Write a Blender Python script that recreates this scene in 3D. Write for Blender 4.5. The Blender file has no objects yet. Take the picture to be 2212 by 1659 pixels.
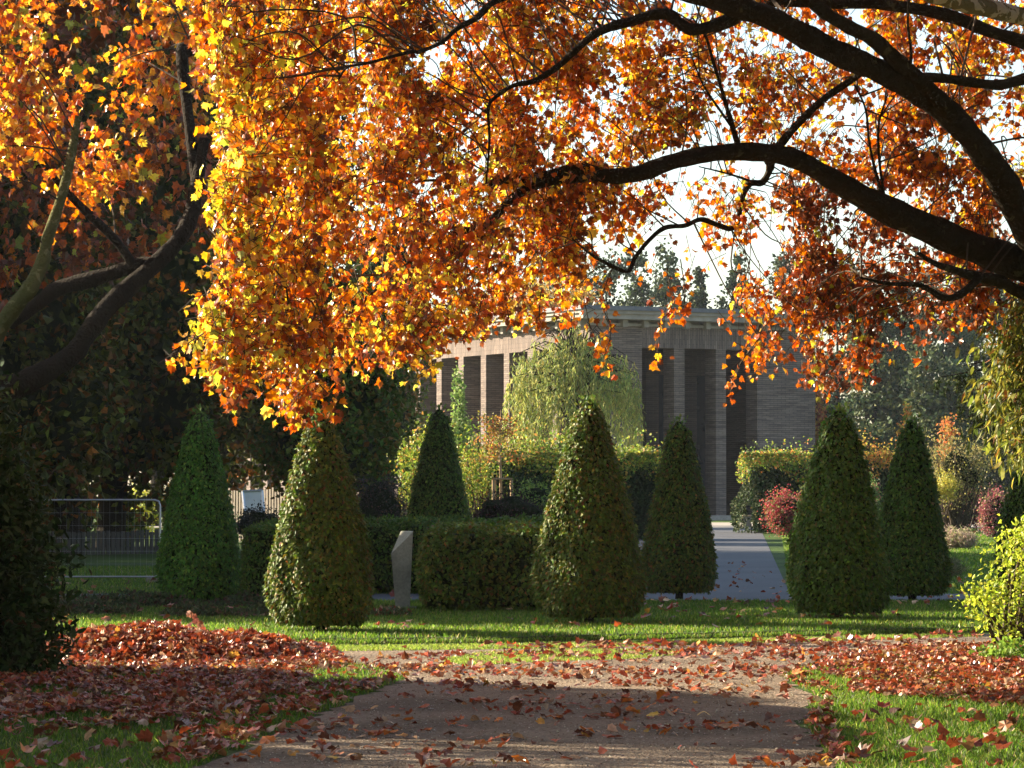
import bpy, math, random
import numpy as np
from mathutils import Vector

R = np.random.default_rng(11)
random.seed(11)
C = bpy.context.scene.collection
PI = math.pi
# ------------------------------------------------------------------ camera geometry
F, CX, CY, HZ, EYE = 7000.0, 1106.0, 829.5, 1065.0, 1.6
PITCH = math.atan((HZ - CY) / F)
cp, sp = math.cos(PITCH), math.sin(PITCH)

def ray(u, v):
    a, b = (u - CX) / F, (CY - v) / F
    return np.array([a, cp - b * sp, sp + b * cp])

def P(u, v, y):
    d = ray(u, v)
    t = y / d[1]
    return np.array([d[0] * t, y, EYE + d[2] * t])

def G(u, v, z=0.0):
    d = ray(u, v)
    t = (z - EYE) / d[2]
    return np.array([d[0] * t, d[1] * t, z])

def zat(v, y):
    return P(CX, v, y)[2]

def xat(u, y):
    return P(u, HZ, y)[0]

SUN_EL, SUN_AZ = 21.5, 65.0            # degrees; azimuth to the left of +Y
SUN = np.array([-math.sin(math.radians(SUN_AZ)) * math.cos(math.radians(SUN_EL)),
                math.cos(math.radians(SUN_AZ)) * math.cos(math.radians(SUN_EL)), math.sin(math.radians(SUN_EL))])

# ------------------------------------------------------------------ materials
def new_mat(name):
    m = bpy.data.materials.new(name)
    m.use_nodes = True
    nt = m.node_tree
    nt.nodes.clear()
    out = nt.nodes.new('ShaderNodeOutputMaterial')
    return m, nt, out

def N(nt, t, **kw):
    n = nt.nodes.new(t)
    for k, v in kw.items():
        if k in ('i',):
            for a, b in v.items():
                n.inputs[a].default_value = b
        else:
            setattr(n, k, v)
    return n

def ramp(nt, stops):
    r = nt.nodes.new('ShaderNodeValToRGB')
    e = r.color_ramp.elements
    while len(e) < len(stops):
        e.new(0.5)
    for k, (p, c) in enumerate(stops):
        e[k].position = p
        e[k].color = (*c, 1)
    return r

def leaf_mat(name, trans=0.45, rough=0.45, spec=0.4, sat=1.0, bright=1.0):
    m, nt, out = new_mat(name)
    L = nt.links
    at = N(nt, 'ShaderNodeAttribute', attribute_name='Col')
    geo = N(nt, 'ShaderNodeNewGeometry')
    no = N(nt, 'ShaderNodeTexNoise', i={'Scale': 22.0, 'Detail': 2.0})
    L.new(geo.outputs['Position'], no.inputs['Vector'])
    mr = N(nt, 'ShaderNodeMapRange', i={'From Min': 0.3, 'From Max': 0.7, 'To Min': 0.72, 'To Max': 1.25})
    L.new(no.outputs['Fac'], mr.inputs['Value'])
    mul = N(nt, 'ShaderNodeVectorMath', operation='SCALE')
    L.new(at.outputs['Color'], mul.inputs[0]); L.new(mr.outputs['Result'], mul.inputs['Scale'])
    p = N(nt, 'ShaderNodeBsdfPrincipled', i={'Roughness': rough, 'Specular IOR Level': spec})
    L.new(mul.outputs[0], p.inputs['Base Color'])
    tr = N(nt, 'ShaderNodeBsdfTranslucent')
    hs = N(nt, 'ShaderNodeHueSaturation', i={'Saturation': sat, 'Value': bright})
    L.new(mul.outputs[0], hs.inputs['Color'])
    L.new(hs.outputs['Color'], tr.inputs['Color'])
    mx = N(nt, 'ShaderNodeMixShader', i={0: trans})
    L.new(p.outputs[0], mx.inputs[1]); L.new(tr.outputs[0], mx.inputs[2])
    L.new(mx.outputs[0], out.inputs['Surface'])
    return m

def noise_mat(name, stops, scale=4.0, detail=6.0, rough=0.85, bump=0.3, bscale=None, stretch=(1, 1, 1), spec=0.3, bdist=0.02, second=None, metallic=0.0):
    m, nt, out = new_mat(name)
    L = nt.links
    geo = N(nt, 'ShaderNodeNewGeometry')
    mp = N(nt, 'ShaderNodeMapping')
    mp.inputs['Scale'].default_value = stretch
    L.new(geo.outputs['Position'], mp.inputs['Vector'])
    no = N(nt, 'ShaderNodeTexNoise', i={'Scale': scale, 'Detail': detail, 'Roughness': 0.6})
    L.new(mp.outputs[0], no.inputs['Vector'])
    cr = ramp(nt, stops)
    L.new(no.outputs['Fac'], cr.inputs[0])
    p = N(nt, 'ShaderNodeBsdfPrincipled', i={'Roughness': rough, 'Specular IOR Level': spec, 'Metallic': metallic})
    col = cr.outputs[0]
    if second:
        sc, lo, hi = second
        n2 = N(nt, 'ShaderNodeTexNoise', i={'Scale': sc, 'Detail': 3.0})
        L.new(geo.outputs['Position'], n2.inputs['Vector'])
        mr = N(nt, 'ShaderNodeMapRange', i={'From Min': 0.35, 'From Max': 0.65, 'To Min': lo, 'To Max': hi})
        L.new(n2.outputs['Fac'], mr.inputs['Value'])
        ml = N(nt, 'ShaderNodeVectorMath', operation='SCALE')
        L.new(col, ml.inputs[0]); L.new(mr.outputs[0], ml.inputs['Scale'])
        col = ml.outputs[0]
    L.new(col, p.inputs['Base Color'])
    if bump:
        nb = N(nt, 'ShaderNodeTexNoise', i={'Scale': bscale or scale * 3, 'Detail': 4.0})
        L.new(mp.outputs[0], nb.inputs['Vector'])
        b = N(nt, 'ShaderNodeBump', i={'Strength': bump, 'Distance': bdist})
        L.new(nb.outputs['Fac'], b.inputs['Height'])
        L.new(b.outputs[0], p.inputs['Normal'])
    L.new(p.outputs[0], out.inputs['Surface'])
    return m

def bark_mat(name, dark, mid, pale, pale_at=0.62, scale=5.0):
    m, nt, out = new_mat(name)
    L = nt.links
    geo = N(nt, 'ShaderNodeNewGeometry')
    no = N(nt, 'ShaderNodeTexNoise', i={'Scale': scale, 'Detail': 5.0, 'Distortion': 0.6})
    L.new(geo.outputs['Position'], no.inputs['Vector'])
    cr = ramp(nt, [(0.0, dark), (pale_at - 0.12, mid), (pale_at, mid), (pale_at + 0.02, pale)])
    L.new(no.outputs['Fac'], cr.inputs[0])
    p = N(nt, 'ShaderNodeBsdfPrincipled', i={'Roughness': 0.9, 'Specular IOR Level': 0.1})
    L.new(cr.outputs[0], p.inputs['Base Color'])
    nb = N(nt, 'ShaderNodeTexNoise', i={'Scale': 26.0, 'Detail': 5.0})
    L.new(geo.outputs['Position'], nb.inputs['Vector'])
    b = N(nt, 'ShaderNodeBump', i={'Strength': 1.0, 'Distance': 0.06})
    L.new(nb.outputs['Fac'], b.inputs['Height']); L.new(b.outputs[0], p.inputs['Normal'])
    L.new(p.outputs[0], out.inputs['Surface'])
    return m

M = {}
M['plane_leaf'] = leaf_mat('plane_leaf', 0.5, 0.3, 0.75, 1.04, 1.15)
M['plane_leaf_dull'] = leaf_mat('plane_leaf_dull', 0.4, 0.5, 0.35, 1.0, 1.0)
M['litter'] = leaf_mat('litter_leaf', 0.24, 0.38, 0.5)
M['topiary'] = leaf_mat('hornbeam_leaf', 0.28, 0.5, 0.22)
M['shrub'] = leaf_mat('shrub_leaf', 0.42, 0.5, 0.35)
M['far_leaf'] = leaf_mat('far_leaf', 0.35, 0.6, 0.25)
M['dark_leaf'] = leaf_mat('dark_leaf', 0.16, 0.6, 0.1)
M['grit'] = leaf_mat('grit', 0.0, 0.9, 0.1)
M['grass'] = leaf_mat('grass_blade', 0.55, 0.5, 0.3, 1.0, 1.2)
M['bark'] = bark_mat('plane_bark', (0.010, 0.008, 0.005), (0.030, 0.023, 0.013), (0.085, 0.075, 0.04), 0.64)
M['pale_bark'] = bark_mat('pale_flaking_bark', (0.16, 0.15, 0.07), (0.22, 0.2, 0.11), (0.62, 0.58, 0.46), 0.5, 7.0)
M['mossy_bark'] = bark_mat('mossy_bark', (0.05, 0.055, 0.018), (0.11, 0.11, 0.04), (0.22, 0.2, 0.1), 0.6)
M['dark_bark'] = bark_mat('dark_bark', (0.008, 0.006, 0.004), (0.024, 0.018, 0.012), (0.045, 0.038, 0.024), 0.66)
M['twig'] = noise_mat('twig_bark', [(0, (0.02, 0.013, 0.008)), (1, (0.10, 0.07, 0.04))], 9, bump=0)
M['core'] = noise_mat('added_dark_core', [(0.3, (0.006, 0.009, 0.003)), (0.7, (0.022, 0.028, 0.008))], 14, bump=0.6, bdist=0.05, rough=0.95, spec=0.05)  # dark solid cores added inside foliage; they block light
M['lawn'] = noise_mat('lawn_turf', [(0.3, (0.035, 0.065, 0.014)), (0.7, (0.075, 0.12, 0.025))], 9, 8, bump=0.8, bscale=60, bdist=0.03, second=(0.35, 0.75, 1.2), spec=0.1)
M['soil'] = noise_mat('soil', [(0.3, (0.02, 0.015, 0.01)), (0.7, (0.06, 0.042, 0.028))], 12, bump=0.7, spec=0.1)
M['gravel'] = noise_mat('gravel', [(0.25, (0.12, 0.088, 0.062)), (0.5, (0.255, 0.20, 0.145)), (0.8, (0.40, 0.325, 0.25))], 26, 10, bump=1.0, bscale=34, bdist=0.05, second=(0.8, 0.66, 1.12), spec=0.08)
M['asphalt'] = noise_mat('asphalt', [(0.3, (0.05, 0.052, 0.058)), (0.7, (0.085, 0.087, 0.095))], 60, 6, bump=0.5, bscale=120, bdist=0.006, second=(0.25, 0.8, 1.15), rough=0.75)
M['paving'] = noise_mat('pale_paving', [(0.3, (0.24, 0.21, 0.17)), (0.7, (0.36, 0.32, 0.27))], 6, bump=0.2)
M['stone'] = noise_mat('grey_stone', [(0.25, (0.19, 0.185, 0.135)), (0.75, (0.32, 0.31, 0.235))], 30, 8, bump=0.25, bscale=90, bdist=0.004, second=(2.5, 0.62, 1.15))
M['galv'] = noise_mat('galvanised_tube', [(0.3, (0.42, 0.44, 0.46)), (0.7, (0.55, 0.56, 0.58))], 20, bump=0, rough=0.38, metallic=0.8)
M['pale_wood'] = noise_mat('pale_wood', [(0.3, (0.28, 0.18, 0.09)), (0.7, (0.45, 0.32, 0.18))], 6, stretch=(6, 6, 1), bump=0.2)
M['grey_wood'] = noise_mat('weathered_wood', [(0.3, (0.09, 0.075, 0.055)), (0.7, (0.2, 0.17, 0.13))], 5, stretch=(8, 8, 1), bump=0.2)
M['dark_wood'] = noise_mat('dark_paling_wood', [(0.3, (0.03, 0.026, 0.02)), (0.7, (0.07, 0.06, 0.045))], 5, stretch=(8, 8, 1), bump=0.2)  # darker copy of the weathered wood
M['white_panel'] = noise_mat('white_board', [(0.3, (0.66, 0.68, 0.72)), (0.7, (0.8, 0.81, 0.83))], 3, bump=0, rough=0.5)
M['cornice'] = noise_mat('cornice_stone', [(0.3, (0.23, 0.21, 0.18)), (0.7, (0.31, 0.285, 0.245))], 2.0, bump=0.1, second=(0.5, 0.85, 1.1))
M['lead'] = noise_mat('roof_lead', [(0.3, (0.085, 0.09, 0.105)), (0.7, (0.13, 0.138, 0.155))], 3, bump=0.1, rough=0.5)
M['window'] = noise_mat('dark_glazing', [(0.3, (0.008, 0.012, 0.016)), (0.7, (0.016, 0.022, 0.026))], 1.5, bump=0, rough=0.15, spec=0.5)

BA = np.array([math.cos(math.radians(27.4)), math.sin(math.radians(27.4)), 0])      # along the portal front
BB = np.array([-math.sin(math.radians(27.4)), math.cos(math.radians(27.4)), 0])     # along the long side

def brick_mat(name, vertical=False, tint=(1, 1, 1)):
    """thin clinker courses running round the building; soldier courses when vertical"""
    m, nt, out = new_mat(name)
    L = nt.links
    geo = N(nt, 'ShaderNodeNewGeometry')
    da = N(nt, 'ShaderNodeVectorMath', operation='DOT_PRODUCT'); da.inputs[1].default_value = BA + BB
    L.new(geo.outputs['Position'], da.inputs[0])
    sx = N(nt, 'ShaderNodeSeparateXYZ'); L.new(geo.outputs['Position'], sx.inputs[0])
    cx = N(nt, 'ShaderNodeCombineXYZ')
    if vertical:
        L.new(sx.outputs['Z'], cx.inputs[0]); L.new(da.outputs['Value'], cx.inputs[1])
    else:
        L.new(da.outputs['Value'], cx.inputs[0]); L.new(sx.outputs['Z'], cx.inputs[1])
    br = N(nt, 'ShaderNodeTexBrick', i={'Scale': 1.0, 'Mortar Size': 0.016, 'Mortar Smooth': 0.3, 'Bias': 0.0, 'Brick Width': 0.55, 'Row Height': 0.125,
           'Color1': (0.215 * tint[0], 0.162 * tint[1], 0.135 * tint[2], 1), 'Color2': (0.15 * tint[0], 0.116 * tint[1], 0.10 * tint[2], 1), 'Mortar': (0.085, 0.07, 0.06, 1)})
    br.offset_frequency = 2; br.squash_frequency = 2
    L.new(cx.outputs[0], br.inputs['Vector'])
    mp = N(nt, 'ShaderNodeMapping'); mp.inputs['Scale'].default_value = (0.5, 5.5, 1) if not vertical else (0.35, 4.5, 1)
    L.new(cx.outputs[0], mp.inputs['Vector'])
    no = N(nt, 'ShaderNodeTexNoise', i={'Scale': 1.0, 'Detail': 5.0, 'Roughness': 0.7})
    L.new(mp.outputs[0], no.inputs['Vector'])
    mr = N(nt, 'ShaderNodeMapRange', i={'From Min': 0.36, 'From Max': 0.6, 'To Min': 0.6, 'To Max': 1.12})
    L.new(no.outputs['Fac'], mr.inputs['Value'])
    n2 = N(nt, 'ShaderNodeTexNoise', i={'Scale': 0.25, 'Detail': 3.0})
    L.new(geo.outputs['Position'], n2.inputs['Vector'])
    m2 = N(nt, 'ShaderNodeMapRange', i={'From Min': 0.3, 'From Max': 0.7, 'To Min': 0.85, 'To Max': 1.12})
    L.new(n2.outputs['Fac'], m2.inputs['Value'])
    mm = N(nt, 'ShaderNodeMath', operation='MULTIPLY'); L.new(mr.outputs[0], mm.inputs[0]); L.new(m2.outputs[0], mm.inputs[1])
    ml = N(nt, 'ShaderNodeVectorMath', operation='SCALE')
    L.new(br.outputs['Color'], ml.inputs[0]); L.new(mm.outputs[0], ml.inputs['Scale'])
    p = N(nt, 'ShaderNodeBsdfPrincipled', i={'Roughness': 0.85, 'Specular IOR Level': 0.25})
    L.new(ml.outputs[0], p.inputs['Base Color'])
    b = N(nt, 'ShaderNodeBump', i={'Strength': 0.7, 'Distance': 0.03})
    L.new(br.outputs['Fac'], b.inputs['Height']); b.invert = True
    L.new(b.outputs[0], p.inputs['Normal'])
    L.new(p.outputs[0], out.inputs['Surface'])
    return m
M['brick'] = brick_mat('clinker_brick')
M['brick_soldier'] = brick_mat('clinker_soldier', True)
M['brick_inner_shade'] = brick_mat('clinker_inner_shade', False, (0.30, 0.27, 0.26))  # same brick darkened, shade inside the porches put into its colour

# ------------------------------------------------------------------ mesh collecting
class MB:
    def __init__(s):
        s.v, s.f, s.c, s.n = [], [], [], 0
    def add(s, verts, faces, mat=0, col=(0.5, 0.5, 0.5)):
        verts = np.asarray(verts, float)
        col = np.asarray(col, float)
        if col.ndim == 1:
            col = np.tile(col[:3], (len(verts), 1))
        s.v.append(verts); s.c.append(col[:, :3])
        s.f.append((np.asarray(faces, np.int64) + s.n, mat))
        s.n += len(verts)
    def build(s, name, mats, parent=None, smooth=False):
        off = world_loc(parent)
        v = np.concatenate(s.v) - off
        c = np.concatenate(s.c)
        loops = np.concatenate([f.ravel() for f, _ in s.f])
        tot = np.concatenate([np.full(len(f), f.shape[1]) for f, _ in s.f])
        mi = np.concatenate([np.full(len(f), m) for f, m in s.f])
        me = bpy.data.meshes.new(name)
        me.vertices.add(len(v)); me.vertices.foreach_set('co', v.astype(np.float32).ravel())
        me.loops.add(len(loops)); me.loops.foreach_set('vertex_index', loops.astype(np.int32))
        me.polygons.add(len(tot))
        st = np.concatenate([[0], np.cumsum(tot)[:-1]])
        me.polygons.foreach_set('loop_start', st.astype(np.int32))
        me.polygons.foreach_set('loop_total', tot.astype(np.int32))
        me.polygons.foreach_set('material_index', mi.astype(np.int32))
        me.polygons.foreach_set('use_smooth', np.full(len(tot), bool(smooth)))
        a = me.color_attributes.new('Col', 'FLOAT_COLOR', 'POINT')
        a.data.foreach_set('color', np.concatenate([c, np.ones((len(c), 1))], 1).astype(np.float32).ravel())
        me.update(calc_edges=True)
        me.validate()
        for m in mats:
            me.materials.append(M[m])
        o = bpy.data.objects.new(name, me)
        C.objects.link(o)
        if parent is not None:
            o.parent = parent
        return o

def world_loc(o):
    t = np.zeros(3)
    while o is not None:
        t += np.array(o.location); o = o.parent
    return t

def tag(o, label=None, cat=None, group=None, kind=None):
    if label: o['label'] = label
    if cat: o['category'] = cat
    if group: o['group'] = group
    if kind: o['kind'] = kind
    return o

def thing(name, label, cat, loc, group=None):
    o = bpy.data.objects.new(name, None)
    o.empty_display_size = 0.2
    C.objects.link(o)
    o.location = tuple(float(a) for a in loc)
    return tag(o, label, cat, group)

# ------------------------------------------------------------------ shapes
def nrm(a):
    return a / np.maximum(np.linalg.norm(a, axis=-1, keepdims=True), 1e-9)

def box(mb, lo, hi, mat=0, frame=None, origin=None):
    x0, y0, z0 = lo; x1, y1, z1 = hi
    v = np.array([[x0, y0, z0], [x1, y0, z0], [x1, y1, z0], [x0, y1, z0], [x0, y0, z1], [x1, y0, z1], [x1, y1, z1], [x0, y1, z1]], float)
    if frame is not None:
        a, b = frame
        v = origin + v[:, :1] * a + v[:, 1:2] * b + v[:, 2:] * np.array([0, 0, 1.0])
    mb.add(v, [[0, 3, 2, 1], [4, 5, 6, 7], [0, 1, 5, 4], [1, 2, 6, 5], [2, 3, 7, 6], [3, 0, 4, 7]], mat)

def catmull(pts, rad, per=5):
    pts = np.asarray(pts, float); rad = np.asarray(rad, float)
    a = np.concatenate([[2 * pts[0] - pts[1]], pts, [2 * pts[-1] - pts[-2]]])
    out, ro = [], []
    for k in range(len(pts) - 1):
        p0, p1, p2, p3 = a[k:k + 4]
        for j in range(per):
            t = j / per
            out.append(0.5 * (2 * p1 + (p2 - p0) * t + (2 * p0 - 5 * p1 + 4 * p2 - p3) * t * t + (3 * p1 - p0 - 3 * p2 + p3) * t ** 3))
            ro.append(rad[k] * (1 - t) + rad[k + 1] * t)
    out.append(pts[-1]); ro.append(rad[-1])
    return np.array(out), np.array(ro)

def tube(mb, pts, rad, sides=10, mat=0, per=5, rough=0.0, rng=None, cap=True):
    p, r = catmull(pts, rad, per) if per > 1 else (np.asarray(pts, float), np.asarray(rad, float))
    n = len(p)
    t = nrm(np.gradient(p, axis=0))
    ref = np.array([0, 0, 1.0]) if abs(t[0][2]) < 0.9 else np.array([1.0, 0, 0])
    x = nrm(np.cross(t[0], ref))
    rings = []
    rng = rng or R
    ph = rng.uniform(0, 6.28, 6)
    for k in range(n):
        x = nrm(x - t[k] * np.dot(x, t[k])); y = np.cross(t[k], x)
        a = np.arange(sides) / sides * 2 * PI
        rr = r[k] * (1 + rough * (np.sin(2 * a + ph[0] + k * 0.31) * 0.5 + np.sin(3 * a + ph[1] - k * 0.23) * 0.4 + math.sin(k * 0.9 + ph[2]) * 0.5 + math.sin(k * 2.1 + ph[3]) * 0.3))
        rings.append(p[k] + np.cos(a)[:, None] * x * rr[:, None] + np.sin(a)[:, None] * y * rr[:, None])
    v = np.concatenate(rings)
    i = np.arange(sides); j = (i + 1) % sides
    f = np.concatenate([np.stack([k * sides + i, k * sides + j, (k + 1) * sides + j, (k + 1) * sides + i], 1) for k in range(n - 1)])
    mb.add(v, f, mat)
    if cap:
        for k, rev in ((0, True), (n - 1, False)):
            idx = np.arange(sides) if not rev else np.arange(sides)[::-1]
            mb.add(rings[k], [list(idx)], mat)

# leaf outlines: x across, y from stalk to tip, z off the blade
def plane_leaf(fold, curl, droop, soft=0.0):
    o = [(0, 0), (0.16, 0.02), (0.34, -0.06), (0.36, 0.14), (0.58, 0.30), (0.36, 0.40), (0.40, 0.66), (0.17, 0.62), (0.0, 1.0),
         (-0.17, 0.60), (-0.42, 0.64), (-0.36, 0.39), (-0.57, 0.33), (-0.36, 0.14), (-0.33, -0.05), (-0.16, 0.02)]
    o = np.array(o, float)
    if soft:      # dry leaves: blunter lobes, shallower notches
        a_ = o - np.array([0, 0.36]); l_ = np.linalg.norm(a_, axis=1, keepdims=True)
        o = np.array([0, 0.36]) + a_ * (1 - soft + soft * 0.43 / l_)
    v = np.array([(0, 0.34, 0)] + [(x, y, 0) for x, y in o], float)
    v[:, 2] = fold * np.abs(v[:, 0]) - curl * (v[:, 0] ** 2) * 1.6 - droop * (v[:, 1] - 0.3) ** 2 * np.sign(v[:, 1] - 0.3)
    n = len(o)
    return v, np.array([[0, 1 + k, 1 + (k + 1) % n] for k in range(n)])

PL = [plane_leaf(*a) for a in ((0.25, 0.0, 0.2), (0.1, 0.35, 0.35), (-0.2, 0.1, 0.3), (0.35, 0.5, 0.5), (0.0, 0.15, 0.15), (0.45, -0.1, 0.4))]
LT = [plane_leaf(*a) for a in ((0.55, 0.3, 0.5, 0.5), (0.3, 0.9, 0.8, 0.35), (-0.5, 0.5, 0.6, 0.6), (0.7, 1.2, 0.9, 0.45), (0.15, 0.4, 0.3, 0.3), (0.9, 0.2, 1.0, 0.55), (0.4, 1.6, 0.5, 0.5))]
OV = [(np.array([(0, 0, 0), (0.3, 0.45, f), (0, 1, -0.1), (-0.3, 0.45, f), (0, 0.45, 0.0)], float), np.array([[0, 1, 4], [4, 1, 2], [0, 4, 3], [3, 4, 2]])) for f in (0.08, 0.16, -0.08)]
QD = [(np.array([(0, 0, 0), (0.34, 0.5, f), (0, 1, 0), (-0.34, 0.5, f)], float), np.array([[0, 1, 2], [0, 2, 3]])) for f in (0.1, 0.22, -0.12)]
CL = [plane_leaf(*a) for a in ((0.6, 0.5, 0.5, 0.2), (-0.5, 0.9, 0.7, 0.3), (0.9, 1.3, 0.9, 0.3), (0.3, 0.2, 0.9, 0.1), (1.1, 0.4, 0.6, 0.25), (0.2, 0.0, 0.2, 0.0), (-0.3, 0.2, 0.4, 0.0))]
NA = [(np.array([(0, 0, 0), (0.11, 0.4, 0.03), (0, 1, -d), (-0.11, 0.4, 0.03)], float), np.array([[0, 1, 2], [0, 2, 3]])) for d in (0.0, 0.15, 0.3)]

def scatter(mb, pos, tip, nor, size, tmpl, col, mat=0, rng=None):
    rng = rng or R
    n = len(pos)
    if n == 0: return
    y = nrm(tip)
    z = nrm(nor - y * np.sum(nor * y, 1, keepdims=True))
    x = np.cross(y, z)
    which = rng.integers(0, len(tmpl), n)
    for k, (tv, tf) in enumerate(tmpl):
        s = np.where(which == k)[0]
        if len(s) == 0: continue
        v = pos[s][:, None] + size[s][:, None, None] * (tv[None, :, :1] * x[s][:, None] + tv[None, :, 1:2] * y[s][:, None] + tv[None, :, 2:] * z[s][:, None])
        f = (np.arange(len(s)) * len(tv))[:, None, None] + tf[None]
        c = np.repeat(col[s], len(tv), 0)
        mb.add(v.reshape(-1, 3), f.reshape(-1, 3), mat, c)

def pick(pal, n, jit=0.22, rng=None):
    rng = rng or R
    w = np.array([p[1] for p in pal], float); w /= w.sum()
    c = np.array([p[0] for p in pal], float)[rng.choice(len(pal), n, p=w)]
    c = c * np.exp(rng.normal(0, jit, (n, 1))) * (1 + rng.normal(0, 0.06, (n, 3)))
    return np.clip(c, 0.002, 0.85)

def rdir(n, rng=None):
    return nrm((rng or R).normal(size=(n, 3)))

def wob(p, f, seed=0):
    """smooth pseudo-noise in about -1..1"""
    g = np.random.default_rng(seed)
    s = 0
    for k in range(5):
        d = nrm(g.normal(size=3)); s = s + np.sin(p @ d * f * (0.7 + 0.35 * k) * 2 * PI + g.uniform(0, 6.28))
    return s / 2.6

def inpoly(u, v, poly):
    poly = np.asarray(poly, float)
    x1, y1 = poly[:, 0], poly[:, 1]
    x2, y2 = np.roll(x1, -1), np.roll(y1, -1)
    c = np.zeros(len(u), bool)
    for a, b, d, e in zip(x1, y1, x2, y2):
        if b == e: continue
        c ^= ((b > v) != (e > v)) & (u < (d - a) * (v - b) / (e - b) + a)
    return c

def samp(poly, n, rng=None):
    rng = rng or R
    poly = np.asarray(poly, float)
    lo, hi = poly.min(0), poly.max(0)
    out = np.zeros((0, 2))
    while len(out) < n:
        q = rng.uniform(lo, hi, (n * 2, 2))
        out = np.concatenate([out, q[inpoly(q[:, 0], q[:, 1], poly)]])
    return out[:n]

def PV(uv, y):
    a, b = (uv[:, 0] - CX) / F, (CY - uv[:, 1]) / F
    d = np.stack([a, cp - b * sp, sp + b * cp], 1)
    return d * (y / d[:, 1])[:, None] + np.array([0, 0, EYE])

# ------------------------------------------------------------------ palettes (albedo)
GOLD, YEL, YGR, ORA, RUST, BRN, DBR = (0.74, 0.42, 0.04), (0.78, 0.57, 0.08), (0.50, 0.52, 0.06), (0.66, 0.23, 0.025), (0.47, 0.105, 0.018), (0.23, 0.065, 0.02), (0.11, 0.04, 0.018)
PAL_EDGE = [(YGR, 4), (YEL, 4), (GOLD, 3), (ORA, 1.5), (RUST, 0.7)]
PAL_MAIN = [(YEL, 1.6), (GOLD, 2.0), (YGR, 0.9), (ORA, 2.6), (RUST, 4.0), (BRN, 2.4), (DBR, 0.9)]
PAL_RED = [(ORA, 3), (RUST, 3.4), (GOLD, 1.3), (BRN, 1), (YGR, 0.5)]
PAL_DULL = [(RUST, 2.2), (BRN, 3), (DBR, 2), (ORA, 0.8), (YGR, 0.4)]
PAL_LITTER = [((0.36, 0.075, 0.022), 3), ((0.26, 0.05, 0.018), 3.4), ((0.36, 0.15, 0.06), 1.6), ((0.50, 0.32, 0.19), 1.5), ((0.54, 0.28, 0.04), 0.5), ((0.13, 0.042, 0.018), 2.6)]  # pale tan entry: leaf undersides, share raised to imitate sunlit highlights
PAL_HORN = [((0.06, 0.13, 0.012), 3), ((0.09, 0.155, 0.014), 2), ((0.13, 0.16, 0.018), 1), ((0.14, 0.10, 0.025), 0.12)]
PAL_HORN_AUT = [((0.075, 0.13, 0.012), 3), ((0.115, 0.145, 0.014), 2), ((0.17, 0.14, 0.018), 1), ((0.19, 0.08, 0.02), 0.25)]

# ------------------------------------------------------------------ ground
def flat(name, poly, z, mats, label=None, cat=None, kind='structure'):
    mb = MB()
    v = np.array([(p[0], p[1], z) for p in poly])
    mb.add(v, [list(range(len(v)))])
    o = mb.build(name, mats)
    tag(o, label, cat, None, kind)
    return o

mb = MB()
xs = np.concatenate([[-900, -300, -100, -40], np.linspace(-20, 20, 41), [40, 100, 300, 900]])
ys = np.concatenate([[-50, 0, 10], np.linspace(14, 60, 60), [80, 110, 150, 220, 400, 900]])
gx, gy = np.meshgrid(xs, ys)
gz = np.zeros_like(gx)
v = np.stack([gx.ravel(), gy.ravel(), gz.ravel()], 1)
nx = len(xs)
ii, jj = np.meshgrid(np.arange(nx - 1), np.arange(len(ys) - 1))
k = (jj * nx + ii).ravel()
mb.add(v, np.stack([k, k + 1, k + nx + 1, k + nx], 1))
tag(mb.build('ground', ['lawn']), 'short grass ground of the park all around the paths', 'ground', None, 'structure')

PATH_UV = [(-400, 1900), (300, 1740), (430, 1659), (560, 1600), (690, 1545), (780, 1505), (850, 1480), (880, 1466), (835, 1447), (760, 1437), (690, 1425), (655, 1402),
           (900, 1397), (1100, 1395), (1500, 1387), (2100, 1371), (2900, 1352), (2900, 1392), (2400, 1394), (2080, 1396), (1880, 1417), (1740, 1444), (1690, 1462), (1700, 1480), (1755, 1502), (1738, 1560), (1770, 1610), (1805, 1659), (1850, 1740), (1950, 1900)]
def smooth_poly(uv, per=10, amp=0.05, seed=1):
    g = np.array([G(*p)[:2] for p in uv])
    n = len(g); out = []
    r = np.random.default_rng(seed)
    for k in range(n):
        p0, p1, p2, p3 = g[k - 1], g[k], g[(k + 1) % n], g[(k + 2) % n]
        for j in range(per):
            t = j / per
            q = p1 * (1 - t) + p2 * t
            out.append(q + r.normal(0, amp, 2))
    return out
path_poly = smooth_poly(PATH_UV)
flat('gravel_path', path_poly, 0.004, ['gravel'], 'beige gravel path strewn with fallen leaves', 'path')

# raised mown lawn with a cut edge towards the path
edge_u = np.linspace(-900, 3000, 90)
edge_v = np.interp(edge_u, [-900, 150, 600, 1100, 1500, 2080, 3000], [1400, 1398, 1393, 1388, 1379, 1366, 1350])
fr = np.array([G(a, b) for a, b in zip(edge_u, edge_v)])
fr[:, 1] += R.normal(0, 0.05, len(fr))
mb = MB()
LZ = 0.055
n = len(fr)
bk = fr.copy(); bk[:, 1] = 46.6
lip = fr.copy(); lip[:, 1] += 0.15
low = fr.copy(); low[:, 2] = -0.02
up = lip.copy(); up[:, 2] = LZ
bk2 = bk.copy(); bk2[:, 2] = LZ
bk3 = bk.copy(); bk3[:, 1] += 0.05; bk3[:, 2] = -0.02
q = np.arange(n - 1)
mb.add(np.concatenate([low, up]), np.stack([q, q + 1, q + 1 + n, q + n], 1), 1)
mid = up.copy(); mid[:, 1] = 42
mid2 = mid.copy()
mb.add(np.concatenate([up, bk2]), np.stack([q, q + 1, q + 1 + n, q + n], 1), 0)
mb.add(np.concatenate([bk2, bk3]), np.stack([q, q + 1, q + 1 + n, q + n], 1), 1)
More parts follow.
